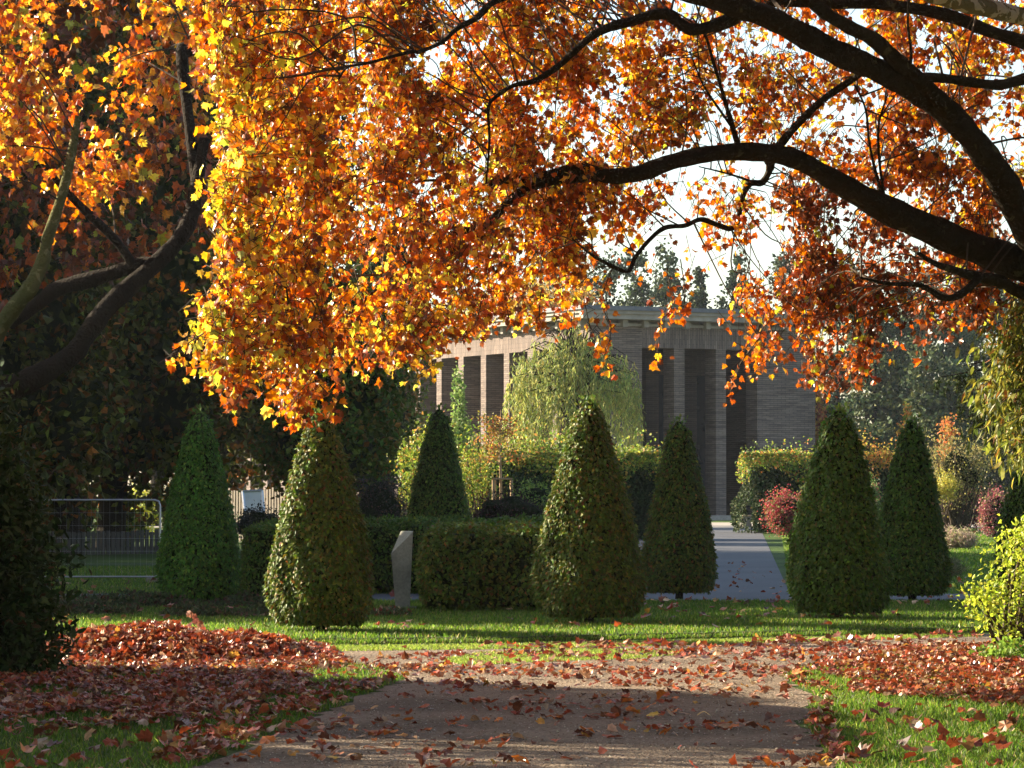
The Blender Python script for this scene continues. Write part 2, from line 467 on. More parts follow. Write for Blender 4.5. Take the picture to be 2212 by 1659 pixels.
tag(mb.build('lawn', ['lawn', 'soil']), 'mown green lawn strip with cut edge below the clipped cones', 'lawn', None, 'structure')

# asphalt cross path and the avenue to the hall
def rect(y0, y1, x0, x1):
    return [(x0, y0), (x1, y0), (x1, y1), (x0, y1)]
flat('cross_path', rect(46.9, 51.4, -40, 40), 0.004, ['asphalt'], 'grey asphalt path crossing behind the lawn strip', 'path')
xr0, xr1 = xat(1697, 52), xat(1643, 150)
flat('avenue', [(xr0 - 5.3, 51.2), (xr0, 51.2), (xr1, 150.5), (xr1 - 5.4, 150.5)], 0.008, ['asphalt'], 'straight grey asphalt walk leading to the brick hall', 'path')
flat('forecourt', [(-30, 150), (40, 150), (40, 176), (-30, 176)], 0.006, ['paving'], 'pale paved forecourt before the brick hall', 'forecourt')

# ------------------------------------------------------------------ grass blades
def blades(name, poly_w, n, h, w, pal, z=0.0, label='', excl=None, cut=None, seed=5, lean=0.5):
    g = np.random.default_rng(seed)
    p = samp(poly_w, n, g)
    if excl is not None:
        p = p[~inpoly(p[:, 0], p[:, 1], excl)]
    if cut is not None:
        p = p[cut(p)]
    n = len(p)
    a = g.uniform(0, 2 * PI, n)
    hh = h * g.uniform(0.5, 1.3, n); ww = w * g.uniform(0.7, 1.3, n)
    base = np.stack([p[:, 0], p[:, 1], np.full(n, z - 0.004)], 1)
    side = np.stack([np.cos(a), np.sin(a), np.zeros(n)], 1)
    ln = g.normal(0, lean, (n, 2))
    tip = base + np.stack([ln[:, 0] * hh, ln[:, 1] * hh, hh], 1)
    md = base + np.stack([ln[:, 0] * hh * 0.3, ln[:, 1] * hh * 0.3, hh * 0.55], 1)
    v = np.stack([base - side * ww[:, None] / 2, base + side * ww[:, None] / 2, md + side * ww[:, None] * 0.4, md - side * ww[:, None] * 0.4, tip], 1)
    k = (np.arange(n) * 5)[:, None]
    c = np.repeat(pick(pal, n, 0.25, g), 5, 0)
    mb = MB()
    mb.v.append(v.reshape(-1, 3)); mb.c.append(c); mb.n += n * 5
    mb.f.append((k + np.array([[0, 1, 2, 3]]), 0)); mb.f.append((k + np.array([[3, 2, 4]]), 0))
    o = mb.build(name, ['grass'])
    return tag(o, label, 'grass', None, 'stuff')

PAL_GRASS = [((0.075, 0.155, 0.013), 4), ((0.12, 0.2, 0.018), 3), ((0.24, 0.27, 0.05), 1), ((0.25, 0.2, 0.09), 0.4)]
PAL_MOSS = [((0.16, 0.24, 0.03), 3), ((0.22, 0.30, 0.04), 3), ((0.28, 0.28, 0.07), 1)]
W = lambda uv: [tuple(G(*p)[:2]) for p in uv]
right_grass = W([(1690, 1462), (1760, 1436), (1900, 1412), (2500, 1396), (2500, 1760), (1850, 1740), (1805, 1659), (1738, 1560), (1755, 1502)])
blades('grass', right_grass, 52000, 0.055, 0.0085, PAL_GRASS, 0, 'bright green grass verge beside the gravel path', path_poly, seed=5)
left_grass = W([(-300, 1900), (430, 1659), (560, 1600), (690, 1545), (850, 1480), (880, 1466), (760, 1430), (620, 1398), (-300, 1398)])
blades('grass', left_grass, 52000, 0.05, 0.0085, PAL_GRASS, 0, 'shaded grass verge under the dark evergreen bush', path_poly, seed=6)
patch = W([(950, 1428), (1040, 1412), (1250, 1404), (1440, 1406), (1480, 1414), (1380, 1424), (1150, 1432), (1010, 1440)])
blades('grass', patch, 9000, 0.03, 0.008, PAL_MOSS, 0.004, 'mossy green patch of grass in the gravel path', seed=7)
blades('grass', W([(560, 1411), (560, 1399), (1100, 1394), (1560, 1384), (2120, 1370), (2120, 1376), (1560, 1393), (1130, 1403), (800, 1407)]), 14000, 0.035, 0.009, PAL_MOSS, 0.004, 'low grass fringe along the foot of the lawn edge', seed=8)
fr_w = [tuple(p[:2]) for p in fr if -8 < p[0] < 9]
blades('grass', [(a, b - 0.08) for a, b in fr_w] + [(a, b + 0.2) for a, b in fr_w[::-1]], 15000, 0.05, 0.01, PAL_GRASS, 0.012, 'rough grass growing over the cut edge of the lawn', seed=14)
lawn_w = [tuple(p[:2]) for p in lip] + [(20, 46.5), (-20, 46.5)]
blades('grass', [p for p in lawn_w if -8 < p[0] < 9] + [(8, 46.5), (-8, 46.5)], 110000, 0.045, 0.011, PAL_GRASS, LZ, 'short green blades of the mown lawn strip', seed=9, lean=0.35)
blades('grass', [(-9, 51.6), (xr0 - 5.5, 51.6), (-3.6, 70), (-12, 70)], 26000, 0.06, 0.014, PAL_GRASS, 0, 'dim grass behind the wire fence panel', seed=10)
blades('grass', [(xr0 + 0.05, 51.6), (9, 51.6), (20, 140), (xr1 + 0.1, 140)], 60000, 0.07, 0.02, PAL_GRASS, 0, 'green lawn beside the straight asphalt walk', seed=12)

# ------------------------------------------------------------------ fallen leaves
def ground_leaves(mb, poly_w, n, size, pal, z=0.006, tilt=0.35, clump=0.0, seed=0, excl=None, thr=0.0, lift=0.02):
    g = np.random.default_rng(seed)
    p = samp(poly_w, n, g)
    if clump:
        p3 = np.concatenate([p, np.zeros((len(p), 1))], 1)
        p = p[wob(p3, clump, seed) + g.normal(0, 0.35, len(p)) > thr]
    if excl is not None:
        p = p[~inpoly(p[:, 0], p[:, 1], excl)]
    n = len(p)
    pos = np.concatenate([p, np.full((n, 1), z) + g.uniform(0.0, lift, (n, 1))], 1)
    tip = np.concatenate([g.normal(size=(n, 2)), g.normal(0, 0.2, (n, 1))], 1)
    nor = np.concatenate([g.normal(0, tilt, (n, 2)), np.ones((n, 1)) * np.where(g.random((n, 1)) < 0.5, 1, -1)], 1)
    s = g.uniform(size[0], size[1], n)
    pos[:, 2] += s * 0.10
    scatter(mb, pos, tip, nor, s, LT, pick(pal, n, 0.25, g), 0, g)
    return n

mb = MB()
sun_path = W([(600, 1452), (680, 1432), (900, 1415), (1300, 1400), (1700, 1395), (2100, 1385), (2060, 1400), (1800, 1432), (1720, 1480), (1700, 1495), (1000, 1492), (830, 1478)])
ground_leaves(mb, sun_path, 2900, (0.045, 0.092), PAL_LITTER, 0.006, 0.3, 0.55, 21, None, 0.1)
ground_leaves(mb, sun_path, 300, (0.05, 0.11), PAL_LITTER, 0.006, 0.4, 0, 22)
carpet_r = W([(1745, 1456), (1800, 1428), (1900, 1408), (2080, 1398), (2500, 1392), (2500, 1530), (2212, 1532), (2000, 1520), (1830, 1500), (1850, 1478)])
ground_leaves(mb, carpet_r, 11500, (0.035, 0.075), PAL_LITTER, 0.03, 0.38, 0.5, 23, None, -0.7, 0.03)
ground_leaves(mb, W([(1770, 1530), (2400, 1545), (2400, 1700), (1820, 1659)]), 110, (0.06, 0.12), PAL_LITTER, 0.04, 0.5, 0, 24)
bed_l = W([(-300, 1462), (700, 1460), (640, 1490), (520, 1530), (380, 1558), (250, 1580), (-300, 1595)])
ground_leaves(mb, bed_l, 11500, (0.035, 0.075), PAL_LITTER, 0.03, 0.3, 0.45, 25, None, -0.6, 0.05)
ground_leaves(mb, W([(-200, 1590), (400, 1570), (620, 1540), (560, 1600), (420, 1659), (300, 1740), (-200, 1740)]), 110, (0.06, 0.12), PAL_LITTER, 0.03, 0.5, 0, 26)
ground_leaves(mb, W([(-200, 1380), (700, 1400), (760, 1440), (600, 1462), (-200, 1462)]), 8500, (0.035, 0.08), PAL_LITTER, 0.02, 0.4, 0, 27, None, 0, 0.05)
ground_leaves(mb, [(-7, 36.5), (7.5, 36.5), (8, 46.4), (-7, 46.4)], 520, (0.07, 0.12), PAL_LITTER, LZ + 0.03, 0.4, 0.2, 28, None, 0.0)
ground_leaves(mb, [(-9, 46.8), (8, 46.8), (8.5, 62), (-9, 62)], 380, (0.08, 0.13), PAL_LITTER, 0.03, 0.4, 0.2, 29, None, 0.0)
ground_leaves(mb, W([(560, 1409), (1100, 1400), (1560, 1390), (2120, 1374), (2120, 1382), (1560, 1398), (1130, 1408)]), 330, (0.06, 0.12), PAL_LITTER, 0.02, 0.4, 0.4, 30, None, 0.0)
fg_path = W([(440, 1665), (560, 1605), (790, 1510), (1000, 1494), (1700, 1494), (1740, 1560), (1800, 1665)])
ground_leaves(mb, W([(640, 1490), (860, 1470), (700, 1540), (560, 1600), (430, 1660), (330, 1660), (380, 1560), (520, 1530)]), 700, (0.05, 0.095), PAL_LITTER, 0.03, 0.35, 0.5, 35, None, 0.0)
ground_leaves(mb, W([(1690, 1462), (1760, 1500), (1740, 1560), (1810, 1660), (1850, 1660), (1790, 1560), (1810, 1500), (1740, 1456)]), 420, (0.05, 0.095), PAL_LITTER, 0.02, 0.35, 0.5, 36, None, -0.2)
ground_leaves(mb, fg_path, 520, (0.04, 0.085), PAL_LITTER, 0.006, 0.45, 0.5, 31, None, 0.0)
ground_leaves(mb, [(xr0 - 5.3, 51.4), (xr0 + 1.2, 51.4), (xr0 + 1.4, 75), (xr0 - 5.3, 75)], 160, (0.06, 0.11), PAL_LITTER, 0.012, 0.35, 0, 37)
tag(mb.build('fallen_leaves', ['litter']), 'carpet of rust and tan fallen plane leaves', 'fallen leaves', None, 'stuff')

# loose stones and grit on the gravel
mb = MB()
g = np.random.default_rng(61)
PY = [(np.array([(-0.5, -0.4, 0), (0.5, -0.45, 0), (0.1, 0.5, 0), (0.0, 0.0, h_)], float), np.array([[0, 1, 3], [1, 2, 3], [2, 0, 3]])) for h_ in (0.45, 0.6)]
n_ = 16000
q_ = samp(W([(430, 1665), (560, 1600), (790, 1505), (880, 1468), (720, 1420), (1100, 1400), (1700, 1392), (2080, 1380), (1740, 1450), (1710, 1480), (1750, 1505), (1740, 1560), (1800, 1665)]), n_, g)
ps_ = np.concatenate([q_, np.full((n_, 1), 0.003)], 1)
sz_ = g.uniform(0.006, 0.014, n_) * np.where(g.random(n_) < 0.06, 1.8, 1.0)
tp_ = np.concatenate([g.normal(size=(n_, 2)), np.zeros((n_, 1))], 1)
scatter(mb, ps_, tp_, np.tile([0, 0, 1.0], (n_, 1)) + g.normal(0, 0.08, (n_, 3)), sz_, PY, pick([((0.30, 0.24, 0.18), 3), ((0.42, 0.36, 0.29), 2), ((0.13, 0.09, 0.06), 2)], n_, 0.2, g), 0, g)
tag(mb.build('gravel', ['grit']), 'loose grit and small stones on the beige path', 'gravel', None, 'stuff')

# the nearest fallen leaves, one object each
kinds = [('curled russet plane leaf fallen on the foreground gravel', (0.42, 0.085, 0.022)), ('deep brown shrivelled plane leaf fallen on the foreground gravel', (0.16, 0.05, 0.02)),
         ('pale tan dry plane leaf fallen on the foreground gravel', (0.50, 0.30, 0.15)), ('orange red plane leaf fallen on the foreground gravel', (0.58, 0.17, 0.02)),
         ('golden yellow plane leaf fallen on the foreground gravel', (0.62, 0.40, 0.05))]
protos = []
for li, (lab, colr) in enumerate(kinds):
    for vi in range(4):
        tv, tf = LT[(li + vi * 2) % 6]
        m_ = MB()
        vv = tv.copy(); vv[:, :2] += R.normal(0, 0.03, (len(vv), 2)); vv[:, 2] += R.normal(0, 0.03, len(vv)); vv[:, 1] -= 0.4
        vv[:, 2] -= vv[:, 2].min()
        m_.add(vv, tf, 0, np.clip(np.array(colr) * R.uniform(0.75, 1.25, (len(vv), 1)), 0, 0.8))
        st = []
        tube(m_, [(0, -0.4, 0.02), (0.02, -0.6, 0.05), (0.06, -0.85, 0.04)], [0.016, 0.013, 0.012], 4, 0, 3)
        o = m_.build('fallen_leaf', ['litter'])
        tag(o, lab, 'leaf', 'fallen leaves on the near gravel')
        protos.append(o)
g = np.random.default_rng(77)
pts = samp(fg_path, 900, g)
p3 = np.concatenate([pts, np.zeros((900, 1))], 1)
pts = pts[wob(p3, 0.5, 31) + g.normal(0, 0.5, 900) > 0.25][:190]
wk = np.array([3.4, 3, 1.6, 2.0, 0.5]); wk /= wk.sum()
used = set()
for q_ in pts:
    pi_ = int(g.choice(5, p=wk)) * 4 + int(g.integers(0, 4))
    if pi_ in used:
        o = protos[pi_].copy(); C.objects.link(o)
    else:
        o = protos[pi_]; used.add(pi_)
    s = g.uniform(0.06, 0.12)
    o.location = (q_[0], q_[1], 0.006 + s * 0.04)
    o.rotation_euler = (g.normal(0, 0.2), g.normal(0, 0.2), g.uniform(0, 6.28))
    o.scale = (s, s, s * g.uniform(0.5, 1.0))
for k_, o in enumerate(protos):
    if k_ not in used:
        bpy.data.objects.remove(o)

# raked leaf pile
pc = G(360, 1428)
def pile_h(x, y):
    a = (x - pc[0]) / 1.42; b = (y - pc[1] - 0.3) / 1.35
    r2 = a * a + b * b
    return 0.27 * np.clip(1 - r2, 0, 1) ** 0.8 * (1 + 0.15 * np.sin(3.1 * x + 1.0) + 0.1 * np.sin(7 * x + 3 * y))
pile = thing('leaf_pile', 'raked heap of red and tan leaves on the lawn in sunlight', 'leaf pile', (pc[0], pc[1] + 0.3, 0))
mb = MB()
xs = np.linspace(-1.5, 1.5, 40) + pc[0]; ys = np.linspace(-1.4, 1.4, 30) + pc[1] + 0.3
gx, gy = np.meshgrid(xs, ys)
v = np.stack([gx.ravel(), gy.ravel(), pile_h(gx, gy).ravel() - 0.012], 1)
k = (np.arange(29)[:, None] * 40 + np.arange(39)[None]).ravel()
mb.add(v, np.stack([k, k + 1, k + 41, k + 40], 1))
mb.build('heap', ['soil'], pile, True)
mb = MB()
g = np.random.default_rng(41)
n = 9000
a = g.uniform(0, 2 * PI, n); r = np.sqrt(g.uniform(0, 1, n))
px = pc[0] + 1.5 * r * np.cos(a); py = pc[1] + 0.3 + 1.42 * r * np.sin(a)
pos = np.stack([px, py, pile_h(px, py) + g.uniform(0, 0.05, n)], 1)
tip = np.concatenate([g.normal(size=(n, 2)), g.normal(0, 0.4, (n, 1))], 1)
nor = np.concatenate([g.normal(0, 0.6, (n, 2)), np.where(g.random((n, 1)) < 0.5, 1, -1)], 1)
scatter(mb, pos, tip, nor, g.uniform(0.04, 0.09, n), LT, pick(PAL_LITTER, n, 0.25, g), 0, g)
mb.build('leaves', ['litter'], pile)
# twig standing in the pile
tw = P(420, 1385, pc[1] + 0.3)
t = thing('leafy_twig', 'upright twig with a few dry russet leaves stuck in the leaf heap', 'twig', tw)
mb = MB()
p0, p1, p2, p3_ = P(425, 1395, tw[1]), P(428, 1365, tw[1]), P(414, 1340, tw[1]), P(416, 1312, tw[1])
tube(mb, [p0, p1, p2, p3_], [0.006, 0.005, 0.004, 0.002], 5)
mb.build('stem', ['twig'], t)
mb = MB()
pp = np.array([P(418, 1340, tw[1]), P(414, 1322, tw[1]), P(420, 1355, tw[1]), P(432, 1360, tw[1]), P(410, 1352, tw[1]), P(424, 1358, tw[1] - .05), P(416, 1330, tw[1] - .03), P(426, 1346, tw[1] - .04), P(434, 1368, tw[1] - .05), P(413, 1345, tw[1] - .05)])
g = np.random.default_rng(3)
scatter(mb, pp, g.normal(size=(10, 3)) * np.array([1, 0.4, 0.4]) + np.array([0, 0, -0.5]), g.normal(size=(10, 3)) * np.array([0.5, 1, 0.4]) - np.array([0, 1, 0]), g.uniform(0.055, 0.085, 10), LT, pick([((0.42, 0.13, 0.07), 1), ((0.5, 0.2, 0.12), 1)], 10), 0, g)
mb.build('leaves', ['litter'], t)

# ------------------------------------------------------------------ clipped cones and hedges
def cone_profile(t):
    return np.interp(t, [0, 0.03, 0.1, 0.2, 0.35, 0.51, 0.72, 0.87, 0.95, 1.0], [0.76, 0.88, 0.98, 1.0, 0.88, 0.74, 0.52, 0.36, 0.25, 0.06])

def topiary_cone(x, y, H, Rad, n, seed, pal, label, zb=0.0, squash=1.0, lean=0.0):
    g = np.random.default_rng(seed)
    root = thing('topiary_cone', label, 'topiary', (x, y, zb), 'clipped cones on the lawn')
    mb = MB()
    tube(mb, [(x, y, zb - 0.02), (x + 0.01, y, zb + 0.2), (x, y, zb + 0.5)], [0.06, 0.05, 0.045], 8)
    mb.build('trunk', ['dark_bark'], root, True)
    z0 = 0.10
    def surf(t, a):
        bump = 1 + 0.05 * np.sin(2 * a + 1.7 * seed) * np.sin(4 * t + seed) + 0.035 * np.sin(3 * a + seed) * np.sin(7 * t + seed) + 0.03 * np.sin(5 * a - 9 * t + 2 * seed) + 0.02 * np.sin(11 * a + 17 * t)
        r = Rad * cone_profile(t) * bump
        return np.stack([x + lean * t + r * np.cos(a), y + r * np.sin(a), zb + z0 + (H - z0) * t], -1)
    mb = MB()
    tt = np.linspace(0, 1, 26); aa = np.linspace(0, 2 * PI, 33)[:-1]
    T, A = np.meshgrid(tt, aa, indexing='ij')
    v = surf(T, A)
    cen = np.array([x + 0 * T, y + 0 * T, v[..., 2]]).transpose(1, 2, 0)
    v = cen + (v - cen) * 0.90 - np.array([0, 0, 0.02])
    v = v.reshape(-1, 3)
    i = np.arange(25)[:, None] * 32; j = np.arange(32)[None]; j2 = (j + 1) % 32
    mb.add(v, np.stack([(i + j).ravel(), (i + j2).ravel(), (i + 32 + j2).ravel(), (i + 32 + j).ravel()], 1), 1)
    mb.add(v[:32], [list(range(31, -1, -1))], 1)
    # leaves
    n = int(n * 1.3)
    t = g.random(n * 3)
    t = t[g.random(n * 3) < np.maximum(cone_profile(t), 0.12)][:n]
    m = len(t)
    a = g.uniform(0, 2 * PI, m)
    p = surf(t, a)
    out = np.stack([np.cos(a), np.sin(a), np.full(m, 0.28)], 1)
    out = np.where((t > 0.96)[:, None], out * 0.5 + np.array([0, 0, 0.8]), out)
    out = np.where((t < 0.05)[:, None], out + np.array([0, 0, -0.8]), out)
    out = nrm(out)
    depth = g.uniform(-0.045, 0.012, m) + (g.random(m) < 0.05) * g.uniform(0, 0.035, m)
    p = p + out * depth[:, None]
    tip = nrm(out * 0.3 + g.normal(0, 0.45, (m, 3)) + np.array([0, 0, -0.7]))
    nor = nrm(out + g.normal(0, 0.36, (m, 3)) + np.array([0, 0, 0.3]))
    scatter(mb, p, tip, nor, g.uniform(0.043, 0.075, m), OV, pick(pal, m, 0.28, g), 0, g)
    # a few unclipped sprigs at the top
    k = 26
    a = g.uniform(0, 2 * PI, k); rr = Rad * 0.24 * np.sqrt(g.random(k))
    p = np.stack([x + lean + rr * np.cos(a), y + rr * np.sin(a), zb + H + g.uniform(-0.05, 0.05, k)], 1)
    scatter(mb, p, nrm(g.normal(0, 0.5, (k, 3)) + np.array([0, 0, 1])), rdir(k, g), g.uniform(0.05, 0.08, k), OV, pick([((0.12, 0.2, 0.03), 1), ((0.16, 0.2, 0.03), 1)], k), 0, g)
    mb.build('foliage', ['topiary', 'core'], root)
    return root

PAL_FRESH = [((0.05, 0.15, 0.012), 3), ((0.08, 0.19, 0.016), 2), ((0.13, 0.22, 0.02), 1)]
cones = [  # u, base v, half width px, top v, n, palette, label
    (692, 1364, 111, 893, 15000, PAL_HORN_AUT, 'clipped cone whose flank catches the sunlight, tallest, beside the grey stone pillar'),
    (1272, 1346, 113, 866, 15000, PAL_HORN_AUT, 'broad clipped cone standing before the end of the low box hedge'),
    (1812, 1336, 109, 885, 14000, PAL_HORN, 'broad dark clipped cone overlapping a narrower cone behind it'),
    (430, 1309, 86, 889, 12000, PAL_FRESH, 'fresh green clipped cone beside the wire mesh fence panel'),
    (1467, 1291, 80, 909, 11000, PAL_HORN_AUT, 'slim clipped cone with bare stem showing beside the asphalt walk'),
    (1970, 1297, 80, 909, 11000, PAL_HORN, 'narrow dark clipped cone half behind a broader one, near the lime shrub'),
]
for k, (u, vb, hw, vt, n, pal, lab) in enumerate(cones):
    zb = LZ if vb > 1315 else 0.05
    b = G(u, vb, zb)
    topiary_cone(b[0], b[1], zat(vt, b[1]) - zb, hw / F * b[1], n, 100 + k, pal, lab, zb)
topiary_cone(xat(948, 56), 56, zat(882, 56), 72 / F * 56 * 1.06, 10000, 120, PAL_HORN, 'clipped cone rising behind the low hedge and the stone pillar')
topiary_cone(xat(2232, 50), 50, zat(935, 50), 84 / F * 50, 9000, 121, PAL_HORN, 'clipped cone at the picture edge, largely hidden behind the lime shrub')

def box_hedge(name, label, x0, x1, y0, y1, z1, n, pal, seed, z0=0.06, size=(0.05, 0.085), group=None, mat='topiary', top_pal=None, rag=0.0, bulge=0.05, top_n=0, top_h=0.3, top_size=(0.08, 0.13), round_p=9.0):
    g = np.random.default_rng(seed)
    root = thing(name, label, 'hedge', ((x0 + x1) / 2, (y0 + y1) / 2, 0), group)
    mb = MB()
    e = 0.06 + bulge * 0.5 + (0.25 if round_p < 5 else 0)
    nx_, nz_ = max(4, int((x1 - x0) / 0.3)), 6
    # lumpy core
    faces_def = []
    def grid(o, a, b, na, nb):
        s, t_ = np.meshgrid(np.linspace(0, 1, na + 1), np.linspace(0, 1, nb + 1))
        v = o + s.ravel()[:, None] * a + t_.ravel()[:, None] * b
        k = (np.arange(nb)[:, None] * (na + 1) + np.arange(na)[None]).ravel()
        mb.add(v, np.stack([k, k + 1, k + na + 2, k + na + 1], 1), 1)
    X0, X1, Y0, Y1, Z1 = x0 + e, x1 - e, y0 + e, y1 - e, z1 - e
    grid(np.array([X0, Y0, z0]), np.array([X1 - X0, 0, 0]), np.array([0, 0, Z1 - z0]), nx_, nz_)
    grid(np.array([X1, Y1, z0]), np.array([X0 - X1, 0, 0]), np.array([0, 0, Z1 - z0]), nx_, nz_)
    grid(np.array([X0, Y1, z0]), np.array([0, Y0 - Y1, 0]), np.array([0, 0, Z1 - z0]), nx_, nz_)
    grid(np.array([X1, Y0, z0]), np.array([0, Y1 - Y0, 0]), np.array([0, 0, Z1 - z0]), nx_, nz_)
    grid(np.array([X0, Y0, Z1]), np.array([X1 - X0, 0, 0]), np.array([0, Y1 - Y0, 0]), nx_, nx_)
    dx, dy, dz = x1 - x0, y1 - y0, z1 - z0
    areas = np.array([dx * dz * 1.3, dx * dz * 0.25, dy * dz * 0.8, dy * dz * 0.8, dx * dy * 0.8])
    which = g.choice(5, n, p=areas / areas.sum())
    s, t_ = g.random(n), g.random(n)
    p = np.zeros((n, 3)); o = np.zeros((n, 3))
    for w, (P0, A, B, nn) in enumerate([((x0, y0, z0), (dx, 0, 0), (0, 0, dz), (0, -1, 0.1)), ((x0, y1, z0), (dx, 0, 0), (0, 0, dz), (0, 1, 0.1)),
                                        ((x0, y0, z0), (0, dy, 0), (0, 0, dz), (-1, 0, 0.1)), ((x1, y0, z0), (0, dy, 0), (0, 0, dz), (1, 0, 0.1)), ((x0, y0, z1), (dx, 0, 0), (0, dy, 0), (0, 0, 1))]):
        q_ = which == w
        p[q_] = np.array(P0) + s[q_][:, None] * np.array(A) + t_[q_][:, None] * np.array(B); o[q_] = nn
    # round the edges, thin the foot
    ctr = np.array([(x0 + x1) / 2, (y0 + y1) / 2, (z0 + z1) / 2])
    hh_ = np.array([dx / 2, dy / 2, dz / 2])
    q_ = np.abs((p - ctr) / hh_)
    q_[:, 2] = np.where(p[:, 2] < ctr[2], 0, q_[:, 2])
    q_[:, 0] = np.clip((q_[:, 0] * hh_[0] - hh_[0] + 1.0), 0, 1); q_[:, 1] = np.clip((q_[:, 1] * hh_[1] - hh_[1] + 1.0), 0, 1); q_[:, 2] = np.clip((q_[:, 2] * hh_[2] - hh_[2] + 1.0), 0, 1)
    over = np.maximum((q_ ** round_p).sum(1), 1) ** (1 / round_p) - 1
    p = p - np.sign(p - ctr) * q_ * over[:, None] * 0.8
    d = wob(p, 0.9 / max(0.6, dz), seed) * bulge
    p = p + o * (d + g.uniform(-0.05, 0.02, n))[:, None]
    foot = np.clip((z0 + 0.12 * dz - p[:, 2]) / (0.12 * dz), 0, 1)
    p[:, :2] += (ctr[:2] - p[:, :2]) * (foot * 0.05 * g.random(n))[:, None]
    tip = nrm(o * 0.35 + g.normal(0, 0.5, (n, 3)) + np.array([0, 0, -0.5]))
    nor = nrm(o + g.normal(0, 0.4, (n, 3)) + np.array([0, 0, 0.3]))
    scatter(mb, p, tip, nor, g.uniform(size[0], size[1], n), OV if size[1] < 0.1 else QD, pick(pal, n, 0.28, g), 0, g)
    if top_n:  # unclipped shoots above the clipped body
        m = top_n
        ux = g.random(m)
        bx = x0 - 0.2 + (dx + 0.4) * ux
        hmod = 0.55 + 0.45 * (0.5 + 0.5 * np.sin(bx * 1.7 + seed) * np.cos(bx * 0.63 + 1.3 * seed)) 
        hz = (g.random(m) ** 1.1) * top_h * hmod
        sh = g.random(m) < 0.12
        hz = np.where(sh, hz * 1.5, hz) - 0.5 * top_h * np.clip(1 - np.minimum(bx - x0, x1 - bx) / 1.1, 0, 1)
        p = np.stack([bx, y0 - 0.15 + (dy * 0.8) * g.random(m), z1 - 0.35 * top_h + hz], 1)
        front = g.random(m) < 0.35  # brighter leaves hung down the front as a painted lit band
        p[front, 1] = y0 - 0.12 - 0.15 * g.random(front.sum())
        p[front, 2] = z1 + 0.1 * top_h - g.random(front.sum()) ** 1.5 * top_h * 1.5 * (0.25 + 0.75 * np.abs(wob(np.stack([bx[front], 0 * bx[front], 0 * bx[front]], 1), 0.35, seed)))
        scatter(mb, p, nrm(g.normal(0, 1, (m, 3)) + np.array([0, 0, -0.2])), rdir(m, g), g.uniform(top_size[0], top_size[1], m), QD, pick(top_pal, m, 0.3, g), 2, g)
        for k in range(int(dx * 7)):
            bx = g.uniform(x0, x1); by = g.uniform(y0, y1 - dy * 0.3)
            top = z1 + top_h * g.uniform(0.2, 0.75)
            tube(mb, [(bx, by, z1 - 0.2), (bx + g.normal(0, .08), by, (z1 + top) / 2), (bx + g.normal(0, .15), by, top)], [0.012, 0.008, 0.004], 3, 3, 2, cap=False)
    mb.build('foliage', [mat, 'core', 'shrub', 'twig'], root)
    mb = MB()
    for k in range(max(3, int(dx / 0.5))):
        bx = x0 + 0.15 + (dx - 0.3) * (k + g.uniform(0.2, 0.8)) / max(3, int(dx / 0.5))
        tube(mb, [(bx, (y0 + y1) / 2 - dy * 0.25, -0.02), (bx + g.normal(0, .03), (y0 + y1) / 2 - dy * 0.25, z0 + 0.35)], [0.025, 0.02], 5, 0, 1)
    mb.build('stems', ['dark_bark'], root)
    return root

hz1 = 1.13
box_hedge('box_hedge', 'low clipped hedge block with flat top standing nearest, beside the stone pillar', xat(910, 42.5), xat(1176, 42.5) + 0.25, 42.2, 45.6, hz1, 15000, PAL_HORN_AUT, 201, 0.12, group='low clipped hedges')
box_hedge('box_hedge', 'long low clipped hedge running behind the stone pillar', xat(750, 52.5), xat(1330, 52.5), 51.8, 54.6, 1.14, 17000, PAL_HORN, 202, 0.08, group='low clipped hedges')
box_hedge('box_hedge', 'short low clipped hedge end between two cones', xat(525, 48.5), xat(700, 48.5), 48.0, 51.5, zat(1136, 48), 9000, PAL_HORN, 203, 0.08, group='low clipped hedges')

# grey stone pillar with a slanting cut top
yb = G(870, 1315, LZ)[1]
def sp_(u, v, dy=0): return P(u, v, yb + dy)
t = thing('stone_pillar', 'slender grey stone pillar with slanting cut top before the hedge', 'stele', G(870, 1315, LZ))
mb = MB()
D = 0.22
v = [sp_(855, 1318), sp_(885, 1318), sp_(885, 1316, D), sp_(856, 1316, D), sp_(845, 1196), sp_(892, 1149), sp_(892, 1147, D), sp_(866, 1147, D)]
v[0][2] = v[1][2] = v[2][2] = v[3][2] = LZ - 0.03
mb.add(v, [[0, 1, 5, 4], [1, 2, 6, 5], [2, 3, 7, 6], [3, 0, 4, 7]], 0)
mb.add([v[4], v[5], v[6], v[7]], [[0, 1, 3], [1, 2, 3]], 0)
mb.build('shaft', ['stone'], t)
mb = MB()
b = G(870, 1318, LZ)
box(mb, (b[0] - 0.16, yb - 0.06, LZ - 0.04), (b[0] + 0.16, yb + D + 0.06, LZ + 0.022))
mb.build('base', ['stone'], t)

